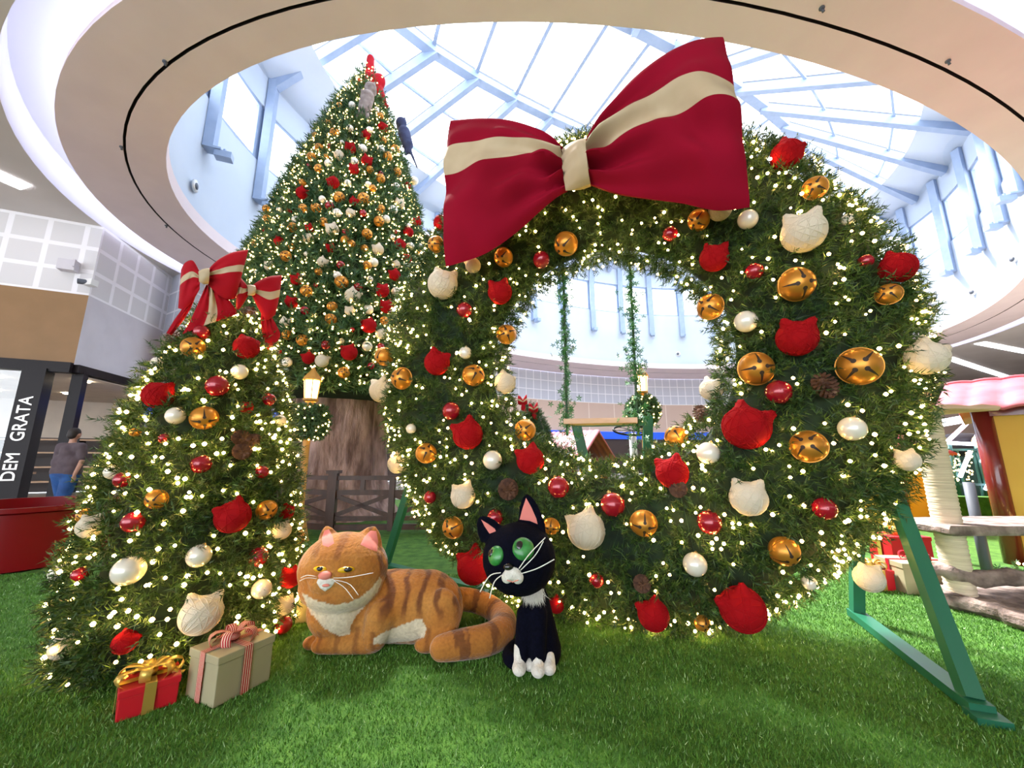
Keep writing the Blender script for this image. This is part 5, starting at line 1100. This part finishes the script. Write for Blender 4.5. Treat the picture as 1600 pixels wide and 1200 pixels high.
def surf(ob, u, v):
    if ob.name not in bvh_cache: m_ = ob.data; bvh_cache[ob.name] = (BVHTree.FromPolygons([x.co.copy() for x in m_.vertices], [tuple(p.vertices) for p in m_.polygons]), parent_world(ob))
    t_, of = bvh_cache[ob.name]; d = ray(u, v).normalized(); h = t_.ray_cast(Vector((0, 0, CAM_H)) - of, d); return (h[0] + of, h[1]) if h[0] else (None, None)
def disc_patch(name, ob, pts, mt, parent, lift=.004, rings=5):
    """a cloth patch laid on the body's surface inside the outline pts"""
    cu, cv = sum(p[0] for p in pts) / len(pts), sum(p[1] for p in pts) / len(pts); mb = MB(); V = []; n = len(pts)
    dense = []
    for i in range(n):
        a, b = pts[i], pts[(i + 1) % n]
        for k in range(4): dense.append((a[0] + (b[0] - a[0]) * k / 4, a[1] + (b[1] - a[1]) * k / 4))
    n = len(dense); last = None
    for r in range(rings + 1):
        for (u, v) in dense:
            t = r / rings; q, nn = surf(ob, cu + (u - cu) * t, cv + (v - cv) * t)
            if q is None: q, nn = last
            last = (q, nn); V.append(q + nn * lift * (1 if r < rings else .2))
    F = [(r * n + i, r * n + (i + 1) % n, (r + 1) * n + (i + 1) % n, (r + 1) * n + i) for r in range(rings) for i in range(n)]
    mb.add(V, F); return mb.build(name, mt, parent)
disc_patch('inner_ear', body, [(504,852),(503,840),(507,829),(514,827),(520,838),(522,849),(513,855)], M['pinkear'], oc)
disc_patch('inner_ear', body, [(563,851),(569,839),(579,829),(588,830),(591,846),(589,862),(577,858)], M['pinkear'], oc)
disc_patch('muzzle', body, [(495,910),(497,905),(505,903),(512,904),(521,904),(523,910),(517,918),(508,924),(500,919)], M['whitefur'], oc, .008)
def eye_on(name, ob, u, v, w, h, mt, parent, pw, sc=.5, du=0):
    q, nn = surf(ob, u, v); dist = (q - cam.location).length; s = dist / FPX; R1 = nn.to_track_quat('Y', 'Z').to_matrix().to_4x4()
    mb = MB(); mb.sphere(q, (w * s, w * s * sc, h * s), 18, 12, mtx=R1); e_ = mb.build(name, mt, parent, origin=q)
    q2, n2_ = surf(ob, u + du, v); mb = MB(); mb.sphere(q2 + nn * (w * s * sc * .62), (pw * s, pw * s * .7, min(h * .82, pw * 1.3) * s), 14, 10, mtx=R1); mb.build('pupil', M['pupil'], e_, origin=q2); return e_
eye_on('eye', body, 500, 889, 9, 3.4, M['eye_y'], oc, 4.5, .35, 1); eye_on('eye', body, 541, 890, 10.5, 3.8, M['eye_y'], oc, 5.5, .35, 3)
q, nn = surf(body, 508, 899); mb = MB(); mb.sphere(q, (.042, .03, .026), 16, 10); mb.build('nose', M['nose'], oc)
q, nn = surf(body, 509, 914); mb = MB(); mb.sphere(q + nn * .008, (.026, .008, .009), 12, 8); mb.build('mouth', M['nose'], oc)
mb = MB()
for a, pts in (((521,903),[(545,902),(583,895)]),((521,906),[(545,912),(560,930)]),((521,907),[(538,918),(552,936)]),((495,901),[(480,899),(470,903)]),((495,904),[(480,903),(468,908)])):
    q, nn = surf(body, *a); p1 = [q] + [at(*x, q.y - .03 * (i + 1)) for i, x in enumerate(pts)]; mb.tube([catm(p1, t) for t in np.linspace(0, 1, 8)], .0022, 5)
mb.build('whiskers', M['whisk'], oc)

# ------------------------------------------------------------------ black cat
YB = 2.62
def B(u, v, dy=0): return at(u, v, YB + dy)
bc = empty('plush_cat', (B(838, 1040).x, YB, 0), 'black plush cat with big green eyes and white paws sitting upright', 'plush cat')
hb = B(811, 872, -.03); fw2 = Vector((-.35, -1, 0)).normalized()
prims = [('e', hb, (.232, .215, .215)), ('e', B(800, 893, -.14), (.10, .07, .075)), ('c', B(832, 915, .04), .07, B(838, 940, .04), .085), ('c', B(838, 945, .04), .09, B(843, 1000, .06), .125), ('e', B(846, 1012, .08), (.125, .16, .12)),
         ('c', B(822, 960, -.03), .06, B(813, 1030, -.06), .043), ('c', B(840, 960, -.05), .06, B(841, 1030, -.08), .043),
         ear(B(770, 838), B(749, 806), .085, .03, fw2), ear(B(832, 832), B(823, 770), .088, .03, fw2)]
tl = [B(848, 1022, .2), B(815, 1020, .2), B(797, 1027, .08), B(796, 1036, 0), B(803, 1042, -.04)]
for t in np.linspace(0, 1, 22): p = catm(tl, t); prims.append(('e', Vector((p.x, p.y, max(p.z, .045))), (.042,) * 3))
bb = blob('body', prims, .010, M['blackfur'], bc, 6)
for (u, v, dy) in ((812, 1042, -.07), (841, 1044, -.09), (829, 1036, -.02), (858, 1037, -.06)):
    p = B(u, v, dy); p.z = .045; blob('paw', [('e', p + Vector((-.004, -.03, -.005)), (.042, .06, .036)), ('c', p + Vector((0, 0, 0)), .038, p + Vector((0, .01, .085 if v > 1040 else .03)), .036)], .008, M['whitefur'], bc, 4)
disc_patch('inner_ear', bb, [(765,834),(757,822),(752,812),(762,818),(773,826),(775,830)], M['pinkear'], bc)
disc_patch('inner_ear', bb, [(812,812),(816,796),(822,778),(830,792),(838,810),(840,819),(828,814)], M['pinkear'], bc)
def big_eye(u, v, r, pu, pv):
    q, nn = surf(bb, u, v); s = (q - cam.location).length / FPX; R1 = nn.to_track_quat('Y', 'Z').to_matrix().to_4x4()
    mb = MB(); mb.sphere(q - nn * r * s * .1, (r * s, r * s * .5, r * s), 24, 16, mtx=R1); e_ = mb.build('eye', M['eye_g'], bc, origin=q)
    d = ray(u + pu, v + pv).normalized(); q2, n3 = surf(bb, u + pu, v + pv); mb = MB(); mb.sphere(q2 + nn * r * s * .30, (r * s * .36, r * s * .13, r * s * .42), 16, 12, mtx=R1); mb.build('pupil', M['pupil'], e_, origin=q2)
big_eye(774, 868, 13.5, -4, -3); big_eye(818, 857, 16, -6, -3)
q, nn = surf(bb, 801, 896); blob('muzzle', [('e', q, (.052, .03, .038)), ('e', q + Vector((.03, 0, -.022)), (.034, .026, .036)), ('e', q + Vector((-.032, 0, -.02)), (.034, .026, .034))], .007, M['whitefur'], bc, 2)
mb = MB(); q1, n4 = surf(bb, 795, 885); mb.sphere(q1 + n4 * .012, (.03, .02, .02), 12, 8); mb.build('nose', M['pupil'], bc)
mb = MB()
for i in range(9): t = -1 + 2 * i / 8
mb.tube([q + Vector((.032 * t, -.036 - .012, -.022 - .010 * (1 - abs(t)) )) for t in np.linspace(-1, 1, 9)], .003, 6); mb.build('mouth', M['nose'], bc)
mb = MB()
for a, pts in (((809,888),[(828,865),(852,840)]),((811,890),[(836,868),(849,846)]),((812,894),[(840,888),(866,874)]),((786,893),[(765,900),(750,925)]),((787,896),[(772,910),(765,935)])):
    p1 = [Vector(q) + Vector(((a[0] - 801) * .0045, -.035, (896 - a[1]) * .0045))] + [at(*x, q.y - .06 - .02 * i) for i, x in enumerate(pts)]; mb.tube([catm(p1, t) for t in np.linspace(0, 1, 10)], .003, 6)
mb.build('whiskers', M['whisk'], bc)
g = np.random.default_rng(9); cn = B(834, 925, -.06); n_ = 1300; P = np.array(cn[:]) + g.normal(size=(n_, 3)) * np.array([.024, .014, .014]); D = nrm(np.stack([g.normal(size=n_) * .35, -.35 + g.normal(size=n_) * .1, -1 + g.random(n_) * .3], 1)); sdv = nrm(np.cross(D, g.normal(size=(n_, 3)))) * .0022
tris('neck_tuft', np.stack([P + sdv, P - sdv, P + D * (.03 + .035 * g.random((n_, 1)))], 1), M['whitefur'], bc)

# ------------------------------------------------------------------ the man walking away, left
YP = 7.7; pb = at(103, 740, YP); PX = pb.x
pe = empty('person', (PX, YP, 0), 'person in grey t-shirt and blue shorts walking away past the shop', 'person')
def W(x, y, z): return Vector((PX + x, YP + y, z))
H0 = 1.80
arm = lambda sx, sw_: [('c', W(sx * .20, 0, 1.45), .055, W(sx * .27, .02 + sw_ * .3, 1.16), .045), ('c', W(sx * .27, .02 + sw_ * .3, 1.16), .042, W(sx * .28, sw_, .92), .030), ('e', W(sx * .28, sw_, .86), (.022, .042, .05))] + \
    [('c', W(sx * .28, sw_ - .03 + .018 * k, .83), .0095, W(sx * (.275 - .01), sw_ - .032 + .019 * k + .008, .765 + (.012 if k in (0, 3) else 0)), .008) for k in range(4)] + [('c', W(sx * .27, sw_ + .04, .87), .011, W(sx * .255, sw_ + .055, .81), .009)]
leg = lambda sx, fy, lift: [('c', W(sx * .10, 0, .92), .092, W(sx * .11, fy * .45, .50), .062), ('c', W(sx * .11, fy * .45, .50), .060, W(sx * .11, fy, .10 + lift), .038), ('c', W(sx * .11, fy - .02, .05 + lift), .038, W(sx * .12, fy + .17, .04 + lift * .4), .035)]
prims = [('e', W(0, .02, 1.69), (.076, .095, .115)), ('c', W(0, 0, 1.50), .058, W(0, .01, 1.62), .055), ('c', W(-.12, 0, 1.42), .10, W(.12, 0, 1.42), .10), ('c', W(-.07, 0, 1.15), .13, W(.07, 0, 1.15), .13), ('c', W(-.08, 0, .97), .13, W(.08, 0, .97), .13), ('c', W(0, 0, 1.0), .13, W(0, 0, 1.35), .13), ('e', W(-.08, .02, 1.68), (.014, .025, .032)), ('e', W(.08, .02, 1.68), (.014, .025, .032)), ('e', W(0, .115, 1.68), (.015, .022, .02))] + arm(-1, .12) + arm(1, -.10) + leg(-1, .22, 0) + leg(1, -.20, .03)
blob('body', prims, .014, M['skin'], pe, 3)
blob('hair', [('e', W(0, .0, 1.725), (.086, .10, .10)), ('e', W(0, -.035, 1.68), (.078, .07, .09))], .014, M['hair'], pe, 3)
blob('t_shirt', [('c', W(-.14, 0, 1.425), .108, W(.14, 0, 1.425), .108), ('c', W(-.10, 0, 1.15), .165, W(.10, 0, 1.15), .165), ('c', W(-.09, 0, .98), .165, W(.09, 0, .98), .165), ('c', W(0, 0, 1.0), .16, W(0, 0, 1.38), .15), ('c', W(-.20, 0, 1.45), .082, W(-.255, .03, 1.24), .075), ('c', W(.20, 0, 1.45), .082, W(.255, 0, 1.24), .075)], .018, M['shirt'], pe, 4)
blob('shorts', [('c', W(-.08, 0, .93), .16, W(.08, 0, .93), .16), ('c', W(-.10, 0, .88), .13, W(-.12, .11, .53), .105), ('c', W(.10, 0, .88), .13, W(.12, -.07, .53), .105)], .018, M['shorts'], pe, 3)
for sx, fy, lf in ((-1, .22, 0), (1, -.20, .03)): blob('shoe', [('c', W(sx * .11, fy - .04, .05 + lf), .048, W(sx * .12, fy + .19, .045 + lf * .4), .045)], .012, M['black'], pe, 2)
